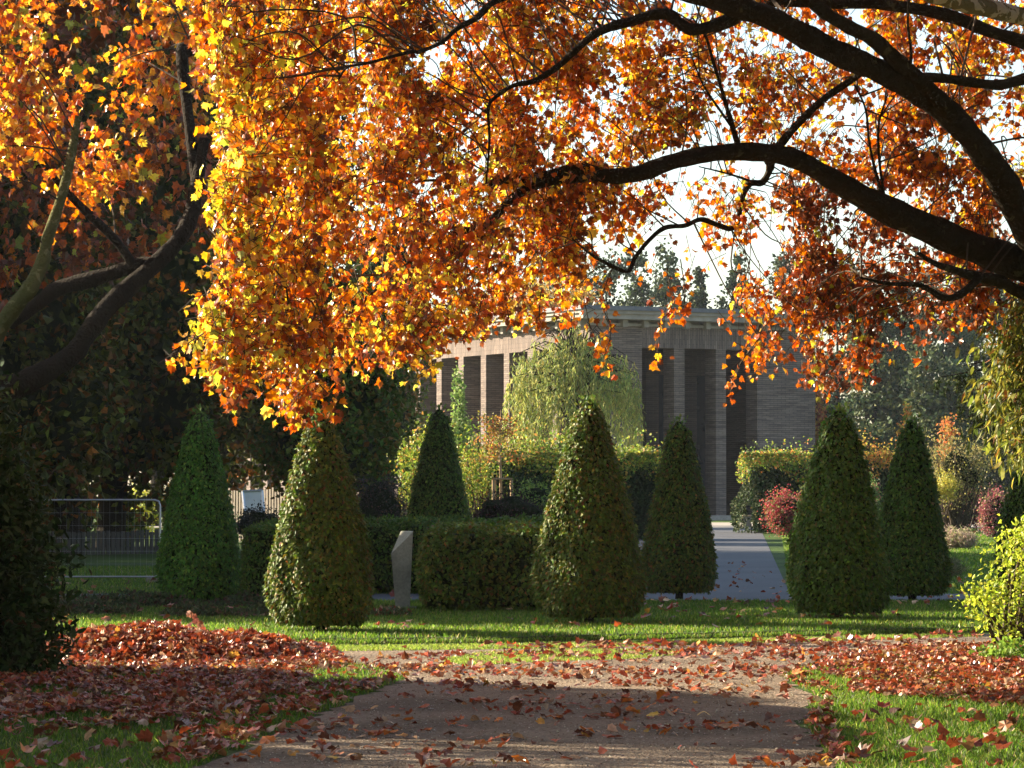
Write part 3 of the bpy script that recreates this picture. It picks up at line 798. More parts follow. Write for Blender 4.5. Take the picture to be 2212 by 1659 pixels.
# low grave planting on the left of the lawn
mb = MB()
g = np.random.default_rng(51)
def low_cover(x0, x1, y0, y1, h, n, pal, size=(0.04, 0.08)):
    p = np.stack([g.uniform(x0, x1, n), g.uniform(y0, y1, n), np.zeros(n)], 1)
    edge = np.minimum(np.minimum(p[:, 0] - x0, x1 - p[:, 0]) / 0.3, np.minimum(p[:, 1] - y0, y1 - p[:, 1]) / 0.3).clip(0, 1)
    p[:, 2] = LZ + g.random(n) * h * (0.3 + 0.7 * edge) * (0.75 + 0.35 * np.sin(p[:, 0] * 5 + p[:, 1] * 3))
    scatter(mb, p, nrm(g.normal(0, 1, (n, 3)) + np.array([0, 0, .5])), rdir(n, g), g.uniform(*size, n), QD, pick(pal, n, 0.3, g), 0, g)
GC = [((0.05, 0.075, 0.022), 3), ((0.09, 0.085, 0.03), 1.5), ((0.10, 0.05, 0.03), 0.7)]
low_cover(-6.2, -2.6, 43.6, 45.6, 0.16, 7000, GC)
low_cover(-4.4, -2.3, 40.3, 41.3, 0.14, 4200, GC)
low_cover(-7.0, -4.8, 40.9, 41.9, 0.18, 3200, GC)
low_cover(-1.75, -1.3, 40.6, 41.4, 0.13, 900, [((0.08, 0.10, 0.03), 3), ((0.25, 0.05, 0.03), 1), ((0.4, 0.3, 0.2), 0.3)])
tag(mb.build('ground_cover', ['shrub']), 'low dull green planting on grave beds of the lawn', 'ground cover', None, 'stuff')

# ------------------------------------------------------------------ generic plants
def blob_leaves(mb, c, r, n, size, pal, g, tmpl=QD, mat=0, nclump=40, sig=0.22, shell=(0.55, 1.0), flatz=1.0, droop=0.2, zmin=None, updown=0.0):
    c = np.asarray(c, float); r = np.asarray(r, float)
    d = rdir(nclump, g) * (g.uniform(shell[0], shell[1], (nclump, 1)))
    cc = c + d * r
    which = g.integers(0, nclump, n)
    off = g.normal(0, 1, (n, 3)) * sig * r * np.array([1, 1, flatz])
    p = cc[which] + off
    if zmin is not None:
        p = p[p[:, 2] > zmin]
    n = len(p)
    tip = nrm(g.normal(0, 1, (n, 3)) + np.array([0, 0, -droop * 2]))
    nor = nrm(g.normal(0, 1, (n, 3)) + np.array([0, 0, updown]))
    # clumps carry slightly different colour of their own
    cj = np.exp(g.normal(0, 0.16, (nclump, 1)))
    idx = which[:n]
    scatter(mb, p, tip, nor, g.uniform(size[0], size[1], n), tmpl, np.clip(pick(pal, n, 0.22, g) * cj[idx], 0, 0.85), mat, g)
    return cc

def ico_core(mb, c, r, mat, g, seg=14):  # added core that blocks light inside bushes and crowns
    a = np.linspace(0, 2 * PI, seg + 1)[:-1]; t = np.linspace(-PI / 2, PI / 2, 9)
    T, A = np.meshgrid(t, a, indexing='ij')
    v = np.stack([np.cos(T) * np.cos(A), np.cos(T) * np.sin(A), np.sin(T)], -1).reshape(-1, 3)
    v = v * (1 + 0.18 * wob(v, 0.5, int(g.integers(1e6)))[:, None])
    v = v * np.asarray(r) + np.asarray(c)
    v[:, 2] = np.maximum(v[:, 2], -0.02)
    i = np.arange(8)[:, None] * seg; j = np.arange(seg)[None]; j2 = (j + 1) % seg
    mb.add(v, np.stack([(i + j).ravel(), (i + j2).ravel(), (i + seg + j2).ravel(), (i + seg + j).ravel()], 1), mat)

def shrub(name, label, cat, x, y, blobs, n, size, pal, seed, mat='shrub', tmpl=QD, core=0.0, stems=7, group=None, sig=0.22, nclump=40, shell=(0.55, 1.0), droop=0.1):
    """blobs: (dx, dy, z, rx, ry, rz)"""
    g = np.random.default_rng(seed)
    root = thing(name, label, cat, (x, y, 0), group)
    mb = MB()
    tot = sum(b[3] * b[5] for b in blobs)
    cs = []
    for b in blobs:
        c = (x + b[0], y + b[1], b[2])
        m = int(n * b[3] * b[5] / tot)
        cc = blob_leaves(mb, c, b[3:6], m, size, pal, g, tmpl, 0, nclump, sig, shell, 1.0, droop, 0.02)
        cs.append(cc)
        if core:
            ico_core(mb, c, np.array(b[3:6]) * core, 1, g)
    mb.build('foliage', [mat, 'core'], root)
    if stems:
        mb = MB()
        cs = np.concatenate(cs)
        for k in range(stems):
            q_ = cs[g.integers(0, len(cs))]
            bx, by = x + g.normal(0, 0.1), y + g.normal(0, 0.1)
            tube(mb, [(bx, by, -0.02), ((bx + q_[0]) / 2 + g.normal(0, .05), (by + q_[1]) / 2, q_[2] * 0.5), q_], [0.03, 0.02, 0.008], 5, 0, 3, cap=False)
        mb.build('stems', ['twig'], root)
    return root

def tree(name, label, cat, x, y, H, blobs, n, size, pal, seed, mat='far_leaf', tmpl=QD, tr=0.25, group=None, sig=0.2, nclump=60, shell=(0.45, 1.0), flatz=1.0, core=0.0, limbs=9, bark='dark_bark', droop=0.2, lean=0.0, tz=None):
    g = np.random.default_rng(seed)
    root = thing(name, label, cat, (x, y, 0), group)
    mb = MB(); cs = []
    tot = sum(b[3] * b[5] for b in blobs)
    for b in blobs:
        m = int(n * b[3] * b[5] / tot)
        cs.append(blob_leaves(mb, (x + b[0], y + b[1], b[2]), b[3:6], m, size, pal, g, tmpl, 0, nclump, sig, shell, flatz, droop, 0.3))
        if core:
            ico_core(mb, (x + b[0], y + b[1], b[2]), np.array(b[3:6]) * core, 1, g)
    mb.build('crown', [mat, 'core'], root)
    cs = np.concatenate(cs)
    mb = MB()
    zt = tz or H * 0.8
    tube(mb, [(x, y, -0.05), (x + lean * 0.3, y, zt * 0.35), (x + lean * 0.7, y, zt * 0.7), (x + lean, y, zt)], [tr * 1.25, tr, tr * 0.75, tr * 0.3], 10, 0, 4, 0.06, g)
    for k in range(limbs):
        q_ = cs[g.integers(0, len(cs))]
        z0 = np.clip(q_[2] - g.uniform(0.1, 0.3) * H, 0.25 * zt, zt * 0.9)
        s = np.array([x + lean * z0 / zt, y, z0])
        mid_ = (s + q_) / 2 + np.array([0, 0, 0.04 * H]) + g.normal(0, 0.02 * H, 3)
        tube(mb, [s, mid_, q_], [tr * 0.45, tr * 0.28, tr * 0.08], 6, 0, 3, cap=False)
    mb.build('trunk', [bark], root, True)
    return root

# ------------------------------------------------------------------ the near plane tree
def yc(u):
    """depth of the curtain of foliage: it swings away from the viewer towards the trunk"""
    return np.interp(u, [300, 430, 600, 800, 1200, 2700], [22.4, 24.2, 26.8, 29.2, 32.0, 37.0])
def limb(root, pts, width_px, depth, name='limb', mat='bark', sides=12, rough=0.1, seed=0, auto=True):
    """pts (u, v); width in photo pixels at each point; depth = y at each point"""
    n_ = len(pts)
    wv = np.interp(np.linspace(0, 1, n_), np.linspace(0, 1, len(width_px)), width_px)
    dv = np.interp(np.linspace(0, 1, n_), np.linspace(0, 1, len(depth)), depth)
    if auto:
        dv = dv - 28.3 + yc(np.array([p[0] for p in pts], float))
    p = np.array([P(a, b, d) for (a, b), d in zip(pts, dv)])
    r = wv * 0.92 / F * dv / 2
    mb_ = MB()
    tube(mb_, p, r, sides, 0, 6, rough, np.random.default_rng(seed))
    mb_.build(name, [mat], root, True)
    cpts, _ = catmull(p, r, 4)
    return cpts

TY = float(yc(2520))
tx = xat(2520, TY)
plane = thing('plane_tree', 'autumn plane tree with orange gold leaves and long bowed limbs overhead', 'tree', (tx, TY, 0))
mb = MB()
tube(mb, [(tx + .1, TY, -0.1), (tx, TY, 1.2), (tx - .05, TY, 2.6), (tx + .2, TY, 4.5), (tx + .5, TY + .4, 7.5)], [0.62, 0.5, 0.46, 0.36, 0.2], 16, 0, 6, 0.06)
mb.build('trunk', ['bark'], plane, True)
skel = []
A_ = [(2520, 650), (2360, 620), (2212, 572), (2100, 534), (2000, 492), (1900, 444), (1800, 388), (1720, 344), (1640, 329), (1540, 332), (1450, 350), (1380, 374), (1310, 380), (1250, 366), (1170, 384), (1090, 387), (1030, 412), (960, 447), (890, 474)]
skel.append(limb(plane, A_, [105, 92, 84, 74, 68, 60, 48, 44, 42, 40, 38, 36, 34, 28, 24, 18, 10, 5], [27, 27, 27.5, 28, 28.5], seed=1))
skel.append(limb(plane, [(1310, 376), (1183, 392), (1112, 424), (1070, 468), (1040, 490), (1001, 499), (961, 516), (910, 545)], [30, 24, 20, 17, 14, 10, 5], [27.95, 28, 28.4], seed=2))
skel.append(limb(plane, [(2420, 760), (2290, 610), (2212, 478), (2167, 392), (2123, 331), (2072, 270), (2012, 214), (1954, 180), (1886, 146), (1802, 112), (1734, 76), (1667, 40), (1599, 16), (1525, -8), (1400, -40)], [90, 80, 68, 66, 64, 62, 60, 58, 56, 55, 52, 46], [26.6, 26.2, 25.8, 25.4], seed=3))
skel.append(limb(plane, [(2060, 250), (2012, 200), (1971, 160), (1930, 124), (1886, 84), (1836, 60), (1785, 30), (1744, -4), (1700, -40)], [40, 40, 36, 34, 30, 26], [25.95, 25.6, 25.3], seed=4))
skel.append(limb(plane, [(2400, 120), (2212, 170), (2157, 183), (2106, 179), (2038, 169), (1975, 166)], [34, 28, 25, 23, 22, 24], [26.6, 26.2, 25.65], seed=5))
skel.append(limb(plane, [(2400, 190), (2300, 130), (2212, 91), (2140, 68), (2072, 41), (2005, 24), (1903, 10), (1802, 7), (1667, 4), (1560, 12)], [44, 36, 32, 31, 30, 28, 26, 24, 20], [26.9, 27.5, 28.2], seed=6))
skel.append(limb(plane, [(2400, 110), (2300, 60), (2212, 36), (2157, 24), (2089, 8), (2022, -10), (1940, -40)], [56, 48, 44, 44, 42, 36], [25.4, 25, 24.6], mat='pale_bark', seed=7, sides=14))
skel.append(limb(plane, [(1660, 350), (1683, 315), (1734, 257), (1785, 210), (1846, 168), (1880, 140)], [22, 20, 18, 16, 15], [27.8, 27, 26.2], seed=8))
skel.append(limb(plane, [(1668, 345), (1662, 368), (1646, 394), (1618, 398), (1600, 438), (1596, 472), (1579, 494), (1548, 485), (1514, 474), (1480, 487), (1436, 492), (1402, 519), (1372, 556), (1355, 586), (1305, 566), (1271, 545), (1235, 515)], [18, 17, 16, 15, 14, 13, 13, 12, 12, 11, 11, 10, 10, 10, 8, 6, 3], [27.9, 28.2, 27.5, 27], seed=9))
skel.append(limb(plane, [(1600, 330), (1579, 264), (1558, 189), (1541, 135), (1524, 78), (1497, 40)], [14, 10, 8, 7, 4], [28, 27.6], seed=10))
skel.append(limb(plane, [(1581, 275), (1531, 203), (1511, 166), (1490, 110)], [7, 5, 3], [28, 27.8], seed=11))
skel.append(limb(plane, [(1912, 440), (1900, 350), (1898, 271), (1917, 206)], [8, 6, 4], [27.4, 27], seed=12))
skel.append(limb(plane, [(1908, 436), (1880, 321), (1870, 237), (1846, 183)], [8, 6, 4], [27.4, 27.2], seed=13))
skel.append(limb(plane, [(1963, 166), (1968, 112), (1961, 51), (1964, -10)], [9, 7, 5], [25.7, 25.4], seed=14))
skel.append(limb(plane, [(1607, 22), (1565, 47), (1498, 64), (1464, 47), (1440, 31), (1399, 34), (1365, 46), (1332, 54), (1285, 74), (1237, 114), (1203, 145), (1153, 175), (1109, 185), (1072, 209), (1055, 233), (1057, 303), (1050, 398)], [34, 30, 28, 27, 25, 22, 18, 14, 12, 9, 7, 5], [25.6, 26.2, 27], seed=15))
skel.append(limb(plane, [(1180, -60), (1120, -20), (1062, 7), (1028, 40), (988, 61), (954, 91), (905, 112), (887, 112), (799, 135), (752, 145), (732, 170)], [22, 18, 15, 13, 11, 9, 8, 6, 4], [26.4, 26], seed=16))
skel.append(limb(plane, [(2500, 700), (2330, 650), (2212, 633), (2160, 607), (2106, 597), (2069, 586), (2022, 570), (1980, 545)], [40, 34, 30, 27, 22, 15, 8], [27, 26.6, 26.3], seed=17))
skel.append(limb(plane, [(2115, 600), (2079, 633), (2038, 644), (1991, 617), (1920, 613), (1860, 600)], [20, 17, 14, 10, 5], [26.5, 26.1], seed=18))
skel.append(limb(plane, [(1640, 400), (1604, 385), (1560, 372), (1510, 360)], [7, 5, 3], [28, 27.8], seed=19))
for k_, q_ in enumerate([[(895, 472), (800, 520), (700, 570), (600, 640), (520, 720)], [(912, 545), (830, 610), (740, 690), (640, 770), (570, 830)], [(735, 168), (660, 230), (600, 310), (560, 400), (540, 500)],
                        [(960, 88), (840, 70), (720, 60), (600, 50), (520, 60)], [(1055, 232), (980, 300), (880, 340), (760, 370), (640, 420), (560, 480)], [(1030, 412), (960, 390), (860, 400), (740, 450), (640, 520), (540, 610)],
                        [(961, 516), (900, 580), (860, 660), (820, 740)], [(1070, 468), (1060, 540), (1000, 610), (960, 680)], [(1183, 392), (1190, 460), (1160, 540), (1120, 600)], [(1153, 175), (1120, 260), (1010, 330), (940, 360)], [(1300, 60), (1250, 10), (1180, -40)]]):
    skel.append(limb(plane, q_, [9, 6, 3], [28.5, 28.5], seed=50 + k_, sides=6))
skel = np.concatenate(skel)

def sprays(mb, pos, pal, g, size=(0.04, 0.088), k=(5, 10), L=(0.25, 0.55), bias=(-0.15, 0, -0.75), mat=0, twig=1, tmpl=CL, spread=0.55):
    n_ = len(pos)
    d = nrm(g.normal(0, spread, (n_, 3)) + np.array(bias))
    ln = g.uniform(L[0], L[1], n_)
    side = nrm(np.cross(d, rdir(n_, g)))
    pos = pos - d * ln[:, None] * 0.55
    mid_ = pos + d * ln[:, None] * 0.5 + side * (ln * g.uniform(0.05, 0.2, n_))[:, None]
    d2 = nrm(d + np.array([0, 0, -0.35]))
    end = mid_ + d2 * ln[:, None] * 0.5
    # twigs: three-sided, two segments
    up_ = np.cross(d, side)
    vv = []
    for c, r_ in ((pos, 0.0042), (mid_, 0.0035), (end, 0.0018)):
        for q_ in range(3):
            an = q_ * 2 * PI / 3
            vv.append(c + (math.cos(an) * side + math.sin(an) * up_) * r_)
    v_ = np.stack(vv, 1)
    b_ = (np.arange(n_) * 9)[:, None]
    fs = []
    for s_ in range(2):
        for q_ in range(3):
            q2 = (q_ + 1) % 3
            fs.append(b_ + np.array([[s_ * 3 + q_, s_ * 3 + q2, s_ * 3 + 3 + q2, s_ * 3 + 3 + q_]]))
    mb.add(v_.reshape(-1, 3), np.concatenate(fs), twig)
    kk = g.integers(k[0], k[1], n_)
    idx = np.repeat(np.arange(n_), kk)
    m_ = len(idx)
    t_ = g.uniform(0.1, 1.05, m_)[:, None]
    base = np.where(t_ < 0.5, pos[idx] + (mid_[idx] - pos[idx]) * t_ * 2, mid_[idx] + (end[idx] - mid_[idx]) * (t_ * 2 - 1))
    od = nrm(g.normal(0, 1, (m_, 3)))
    pet = base + od * g.uniform(0.02, 0.07, (m_, 1)) + np.array([0, 0, -0.015])
    tip = nrm(od * 0.7 + d[idx] * 0.3 + np.array([0, 0, -0.65]) + g.normal(0, 0.25, (m_, 3)))
    nor = nrm(g.normal(0, 1, (m_, 3)) + np.array([0, 0, 0.25]))
    # leaves of one twig turn together
    pc_ = pick(pal, n_, 0.1, g)[idx]
    c_ = np.where(g.random((m_, 1)) < 0.45, pc_, pick(pal, m_, 0.2, g))
    sz_ = g.uniform(size[0], size[1], m_) * np.where(g.random(m_) < 0.07, 1.45, 1.0)
    scatter(mb, pet, tip, nor, sz_, tmpl, c_ * np.exp(g.normal(0, 0.12, (m_, 1))), mat, g)

g = np.random.default_rng(301)
crown = MB()
def region(poly, n, yr, pal, thr=None, freq=0.8, seed=1, **kw):
    uv = samp(poly, n, g)
    q3 = np.concatenate([uv / 260.0, np.full((n, 1), 0.3 * seed)], 1)
    uv = uv + np.stack([wob(q3, 1.0, 90), wob(q3, 1.1, 91)], 1) * 38 + g.normal(0, 14, (n, 2))
    y = g.uniform(yr[0], yr[1], n)
    if yr[1] < 40:
        y = yc(uv[:, 0]) + (y - (yr[0] + yr[1]) / 2) * 0.15
    p = PV(uv, y)
    if thr is not None:
        p = p[wob(p, freq, seed) + g.normal(0, 0.25, len(p)) > thr]
    sprays(crown, p, pal, g, **kw)
    return p
MASS = [(450, -160), (440, 0), (475, 110), (540, 200), (575, 300), (545, 370), (515, 420), (500, 500), (510, 570), (480, 630), (455, 700), (430, 740), (460, 765), (500, 790), (560, 815), (690, 825), (740, 785), (800, 750), (870, 775), (920, 765), (950, 715), (1010, 675), (1100, 645), (1190, 625), (1240, 590), (1180, 515), (1130, 430), (1120, 200), (1150, -160)]
EDGE = [(455, 40), (520, 60), (600, 250), (580, 420), (580, 560), (610, 690), (570, 770), (490, 780), (430, 745), (395, 750), (450, 690), (445, 630), (490, 570), (480, 480), (520, 390), (555, 290), (520, 190)]
MID = [(1080, -160), (1420, -160), (1540, 60), (1500, 250), (1470, 330), (1310, 350), (1330, 420), (1300, 500), (1260, 560), (1200, 600), (1120, 560), (1090, 400)]
cl = [region(MASS, 3500, (24.5, 31.5), PAL_MAIN, -0.9, 0.7, 1),
      region([(470, 40), (560, 30), (700, 300), (760, 600), (700, 785), (540, 780), (470, 700), (480, 480), (510, 300)], 450, (24.3, 29), [(YEL, 2.2), (GOLD, 3), (YGR, 1.3), (ORA, 3), (RUST, 2.4)], -0.6, 0.7, 2),
      region(EDGE, 200, (24.2, 28), PAL_EDGE, None, bias=(-0.5, 0, -0.5), L=(0.25, 0.6)),
      region(MID, 1900, (25.5, 32), PAL_MAIN, -0.55, 0.6, 3),
      region([(1300, 370), (1460, 380), (1660, 400), (1690, 520), (1660, 600), (1590, 560), (1500, 470), (1400, 500), (1350, 560), (1290, 480)], 190, (26, 30), PAL_RED, -0.1, 0.8, 4, k=(3, 6)),
      region([(1330, 480), (1480, 510), (1560, 560), (1480, 600), (1380, 600)], 14, (26, 29), PAL_RED, None, k=(2, 4)),
      region([(1480, -160), (1860, -160), (1880, 100), (1760, 300), (1640, 320), (1490, 300), (1480, 100)], 640, (25.5, 31), PAL_MAIN, -0.25, 0.7, 5, k=(3, 7)),
      region([(1560, 60), (1700, 160), (1700, 300), (1560, 310)], 90, (26, 30), PAL_MAIN, None, k=(3, 6)),
      region([(1780, 180), (1960, 160), (2120, 360), (2212, 520), (2100, 520), (1900, 420), (1730, 320)], 760, (26.5, 31.5), PAL_DULL + [(ORA, 3), (GOLD, 2)], -0.4, 0.7, 6),
      region([(1850, -160), (2700, -160), (2700, 600), (2230, 560), (2190, 380), (2060, 220), (1900, 120)], 2300, (26.5, 33), PAL_MAIN, -0.45, 0.6, 7),
      region([(1690, 400), (1780, 400), (1900, 470), (2020, 520), (2240, 600), (2600, 700), (2230, 690), (2090, 690), (1990, 700), (1900, 715), (1860, 770), (1790, 815), (1760, 760), (1730, 690), (1700, 600), (1660, 560)], 900, (26.5, 31), PAL_DULL, -0.45, 0.7, 8),
      region([(1560, 590), (1640, 600), (1740, 640), (1735, 720), (1690, 760), (1610, 750), (1570, 690), (1540, 650)], 80, (25.2, 27), PAL_RED, None, k=(3, 6)),
      region([(1740, 560), (1850, 560), (1950, 620), (1840, 660), (1760, 640)], 50, (25.2, 26.5), PAL_RED, None, k=(3, 6))]
# hanging strands below the canopy
strands = [((1640, 730), (1590, 800), (1575, 862)), ((1170, 620), (1165, 690), (1185, 710)), ((1440, 580), (1452, 660), (1425, 700), (1420, 765)), ((1330, 560), (1300, 650), (1320, 710), (1300, 790)), ((1620, 560), (1600, 640), (1570, 690)),
           ((1690, 640), (1740, 700), (1690, 770)), ((900, 740), (935, 790), (880, 830)), ((690, 830), (715, 860), (722, 890)), ((520, 800), (520, 840), (505, 880)), ((440, 720), (400, 745), (365, 768)), ((1260, 640), (1280, 720), (1320, 790)),
           ((1040, 650), (1030, 690), (1000, 740)), ((1090, 640), (1100, 690)), ((1620, 700), (1650, 750), (1640, 800)), ((1470, 560), (1480, 640), (1470, 680))]
for si, st in enumerate(strands):
    y_ = float(yc(st[0][0])) - 0.9 + 0.6 * ((si * 0.37) % 1)
    pts_ = np.array([P(a, b, y_) for a, b in st])
    tube(crown, pts_, np.linspace(0.006, 0.003, len(pts_)), 4, 1, 4, cap=False)
    c_, _ = catmull(pts_, np.ones(len(pts_)), 4)
    sprays(crown, c_[1:], PAL_RED if si not in (6, 9) else PAL_EDGE, g, k=(2, 5), L=(0.12, 0.25), spread=0.9)
# branchlets from limbs to sprays
cl = np.concatenate(cl)
use_ = np.zeros(len(skel), int)
for k_ in range(620):
    tgt = cl[g.integers(0, len(cl))]
    d_ = np.linalg.norm((skel - tgt) * np.array([1, 0.5, 1]), axis=1)
    near = np.argsort(d_)[:45]
    near = near[use_[near] < 2]
    if len(near) == 0: continue
    pick_ = near[min(len(near) - 1, int(abs(g.normal(0, 8))))]
    use_[max(0, pick_ - 1):pick_ + 2] += 1
    s_ = skel[pick_]
    ln = np.linalg.norm(tgt - s_)
    if ln > 3.0 or ln < 0.25: continue
    w_ = g.normal(0, 0.07 * ln, (2, 3))
    p1_ = s_ + (tgt - s_) * 0.35 + w_[0] + np.array([0, 0, 0.10 * ln]); p2_ = s_ + (tgt - s_) * 0.7 + w_[1] + np.array([0, 0, 0.08 * ln])
    tube(crown, [s_, p1_, p2_, tgt], np.array([0.009, 0.007, 0.005, 0.003]) * min(1.5, 0.6 + ln / 3), 4, 1, 4, cap=False)
up_ = MB()  # unseen upper crown added to block sky light, cut clear of sun rays
blob_leaves(up_, (4.5, 31.5, 9.8), (8.5, 6.0, 4.6), 9000, (0.22, 0.42), PAL_DULL, g, PL, 0, 160, 0.12, (0.1, 1.0))
keep = MB()
vv_ = np.concatenate(up_.v); cc_ = np.concatenate(up_.c)
for f_, m_ in up_.f:
    c0_ = vv_[f_[:, 0]]
    ok_ = c0_[:, 2] > 7.6 + 0.435 * np.clip(6.8 - c0_[:, 0], 0, 20)
    crown.f.append((f_[ok_] + crown.n, m_))
crown.v.append(vv_); crown.c.append(cc_); crown.n += len(vv_)
crown.build('crown', ['plane_leaf', 'twig'], plane)

# ------------------------------------------------------------------ second plane tree behind, left
LY = 46.0
lx = xat(-420, LY)
ltree = thing('plane_tree', 'autumn plane tree with dark leaning limbs behind the evergreen bush', 'tree', (lx, LY, 0))
mb = MB()
tube(mb, [(lx, LY, -0.1), (lx + .1, LY, 1.0), (lx + .3, LY, 2.2), (lx + .2, LY, 5), (lx, LY, 9)], [0.55, 0.46, 0.42, 0.3, 0.15], 14, 0, 6, 0.06)
mb.build('trunk', ['dark_bark'], ltree, True)
sk2 = [limb(ltree, [(-420, 940), (-150, 880), (17, 838), (67, 819), (152, 770), (189, 721), (236, 660), (303, 598), (371, 535), (410, 475), (425, 400), (441, 300)], [84, 70, 60, 52, 48, 46, 44, 42, 38, 32, 26], [46, 45.6, 46], mat='dark_bark', auto=False, seed=31),
       limb(ltree, [(330, 565), (303, 570), (202, 603), (128, 622), (84, 654), (20, 700)], [26, 34, 38, 36, 30], [45.8, 46.4], mat='dark_bark', auto=False, seed=32),
       limb(ltree, [(-300, 960), (-60, 780), (0, 706), (40, 653), (67, 620), (94, 559), (101, 520), (140, 400), (170, 250)], [70, 50, 42, 38, 34, 30, 24, 16], [46, 44.8, 44.6], mat='mossy_bark', auto=False, seed=33),
       limb(ltree, [(425, 400), (394, 130), (410, 108), (441, 80), (470, 40), (500, -40)], [26, 34, 32, 24], [46, 46.4], mat='dark_bark', auto=False, seed=34),
       limb(ltree, [(303, 598), (250, 520), (150, 420), (60, 300), (20, 150)], [24, 20, 15, 8], [46, 45], mat='dark_bark', auto=False, seed=35)]
sk2 = np.concatenate(sk2)
crown = MB()
g = np.random.default_rng(302)
PAL_LEFT = [(YEL, 1.2), (GOLD, 2.6), (ORA, 3.4), (RUST, 3), (YGR, 0.3), (BRN, 1)]
LEFT_Y = lambda u: 42.6 + np.clip(u + 150, 0, 800) / 580 * 5.6
def lregion(poly, n, thick, pal, thr, freq, seed, **kw):
    uv = samp(poly, n, g)
    y = LEFT_Y(uv[:, 0]) + g.uniform(-thick, thick, n)
    p = PV(uv, y)
    if thr is not None:
        p = p[wob(p, freq, seed) + g.normal(0, 0.25, len(p)) > thr]
    sprays(crown, p, pal, g, **kw)
    return p
c2 = [lregion([(-110, -120), (300, -120), (330, 40), (340, 130), (400, 200), (420, 270), (370, 330), (330, 420), (240, 400), (170, 450), (90, 520), (0, 560), (-110, 560)], 900, 0.4, PAL_LEFT, -0.05, 0.5, 11, size=(0.07, 0.15), L=(0.4, 0.9), k=(4, 9)),
      lregion([(300, -200), (480, -200), (470, 60), (490, 200), (440, 240), (400, 120), (330, 60)], 130, 0.4, PAL_LEFT, None, 0, 1, size=(0.07, 0.15), L=(0.4, 0.8)),
      region([(-500, 250), (440, 250), (430, 520), (330, 560), (150, 600), (0, 650), (-500, 700)], 900, (48.5, 52), PAL_DULL, -0.15, 0.45, 12, size=(0.08, 0.17), L=(0.4, 0.9)),
      region([(-500, -300), (480, -300), (440, 250), (-500, 300)], 420, (49.5, 52), PAL_DULL, -0.1, 0.45, 14, size=(0.08, 0.17), L=(0.4, 0.9)),
      region([(-1100, -400), (200, -400), (100, 300), (-200, 420), (-1100, 500)], 900, (52, 56), PAL_DULL, None, size=(0.16, 0.3), L=(0.5, 1.0))]
c2 = np.concatenate(c2)
for k_ in range(120):
    tgt = c2[g.integers(0, len(c2))]
    d_ = np.linalg.norm(sk2 - tgt, axis=1)
    s_ = sk2[g.choice(np.argsort(d_)[:10])]
    ln = np.linalg.norm(tgt - s_)
    if ln > 2.6 or ln < 0.3: continue
    p1_ = s_ + (tgt - s_) * 0.5 + g.normal(0, 0.08 * ln, 3) + np.array([0, 0, 0.1 * ln])
    tube(crown, [s_, p1_, tgt], [0.015, 0.010, 0.004], 4, 1, 4, cap=False)
blob_leaves(crown, (-8.5, 53.5, 12.6), (6.5, 4.5, 4.0), 6000, (0.25, 0.45), PAL_DULL, g, PL, 0, 120, 0.14, (0.1, 1.0))  # unseen upper crown added to cut sky light
crown.build('crown', ['plane_leaf', 'twig'], ltree)

# ------------------------------------------------------------------ dark evergreen bush, left edge
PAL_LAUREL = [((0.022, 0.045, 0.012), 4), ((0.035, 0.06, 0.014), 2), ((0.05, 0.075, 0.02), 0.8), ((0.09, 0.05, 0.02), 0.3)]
LA = [(np.array([(0, 0, 0), (0.17, 0.35, 0.05), (0.13, 0.75, 0.03), (0, 1, -0.1), (-0.13, 0.75, 0.03), (-0.17, 0.35, 0.05)], float), np.array([[0, 1, 5], [1, 2, 4], [1, 4, 5], [2, 3, 4]]))]
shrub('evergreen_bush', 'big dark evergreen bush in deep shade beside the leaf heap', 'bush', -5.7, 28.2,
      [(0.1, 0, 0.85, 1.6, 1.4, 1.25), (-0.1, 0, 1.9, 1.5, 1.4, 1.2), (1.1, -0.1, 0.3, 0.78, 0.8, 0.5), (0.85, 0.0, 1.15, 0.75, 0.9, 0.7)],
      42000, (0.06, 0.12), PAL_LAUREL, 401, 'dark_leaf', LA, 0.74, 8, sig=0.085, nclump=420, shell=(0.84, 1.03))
shrub('evergreen_bush', 'tall evergreen bush beyond the view behind the big dark one', 'bush', -8.6, 27.3,
      [(0.6, 0.4, 2.4, 1.7, 2.4, 2.5), (-0.9, -0.2, 2.5, 2.0, 2.6, 2.7), (0.6, -1.5, 1.9, 1.8, 1.6, 2.0), (-0.4, -0.9, 3.7, 1.5, 1.7, 1.5), (-0.4, 1.2, 3.7, 1.5, 2.0, 1.5), (-1.5, 1.8, 2.4, 1.7, 2.0, 2.4)],
      12000, (0.08, 0.15), PAL_LAUREL, 403, 'dark_leaf', LA, 0.86, 0, sig=0.1, nclump=160, shell=(0.84, 1.03))
shrub('evergreen_bush', 'lower evergreen bush beyond the view that shades the near grass', 'bush', -8.0, 22.6,
      [(0, -0.5, 1.4, 1.7, 1.7, 1.9), (1.6, 0.3, 0.9, 1.2, 1.2, 1.1), (-2.2, 0.2, 1.8, 2.0, 1.8, 2.4)], 7000, (0.09, 0.15), PAL_LAUREL, 402, 'dark_leaf', LA, 0.82, 0, sig=0.1, nclump=120, shell=(0.82, 1.04))
tree('small_tree', 'thin young tree beyond the view whose sparse leaves dapple the near path', 'tree', -11.0, 25.3, 6.2, [(0, 0, 5.0, 1.7, 1.0, 1.1), (0.5, -1.2, 3.9, 1.5, 1.0, 0.9), (1.0, -2.4, 4.6, 1.5, 1.0, 0.8)], 1600, (0.1, 0.2), PAL_DULL, 404, 'plane_leaf_dull', QD, 0.07, None, 0.2, 40, (0.3, 1.0), 1.0, 0, 8)

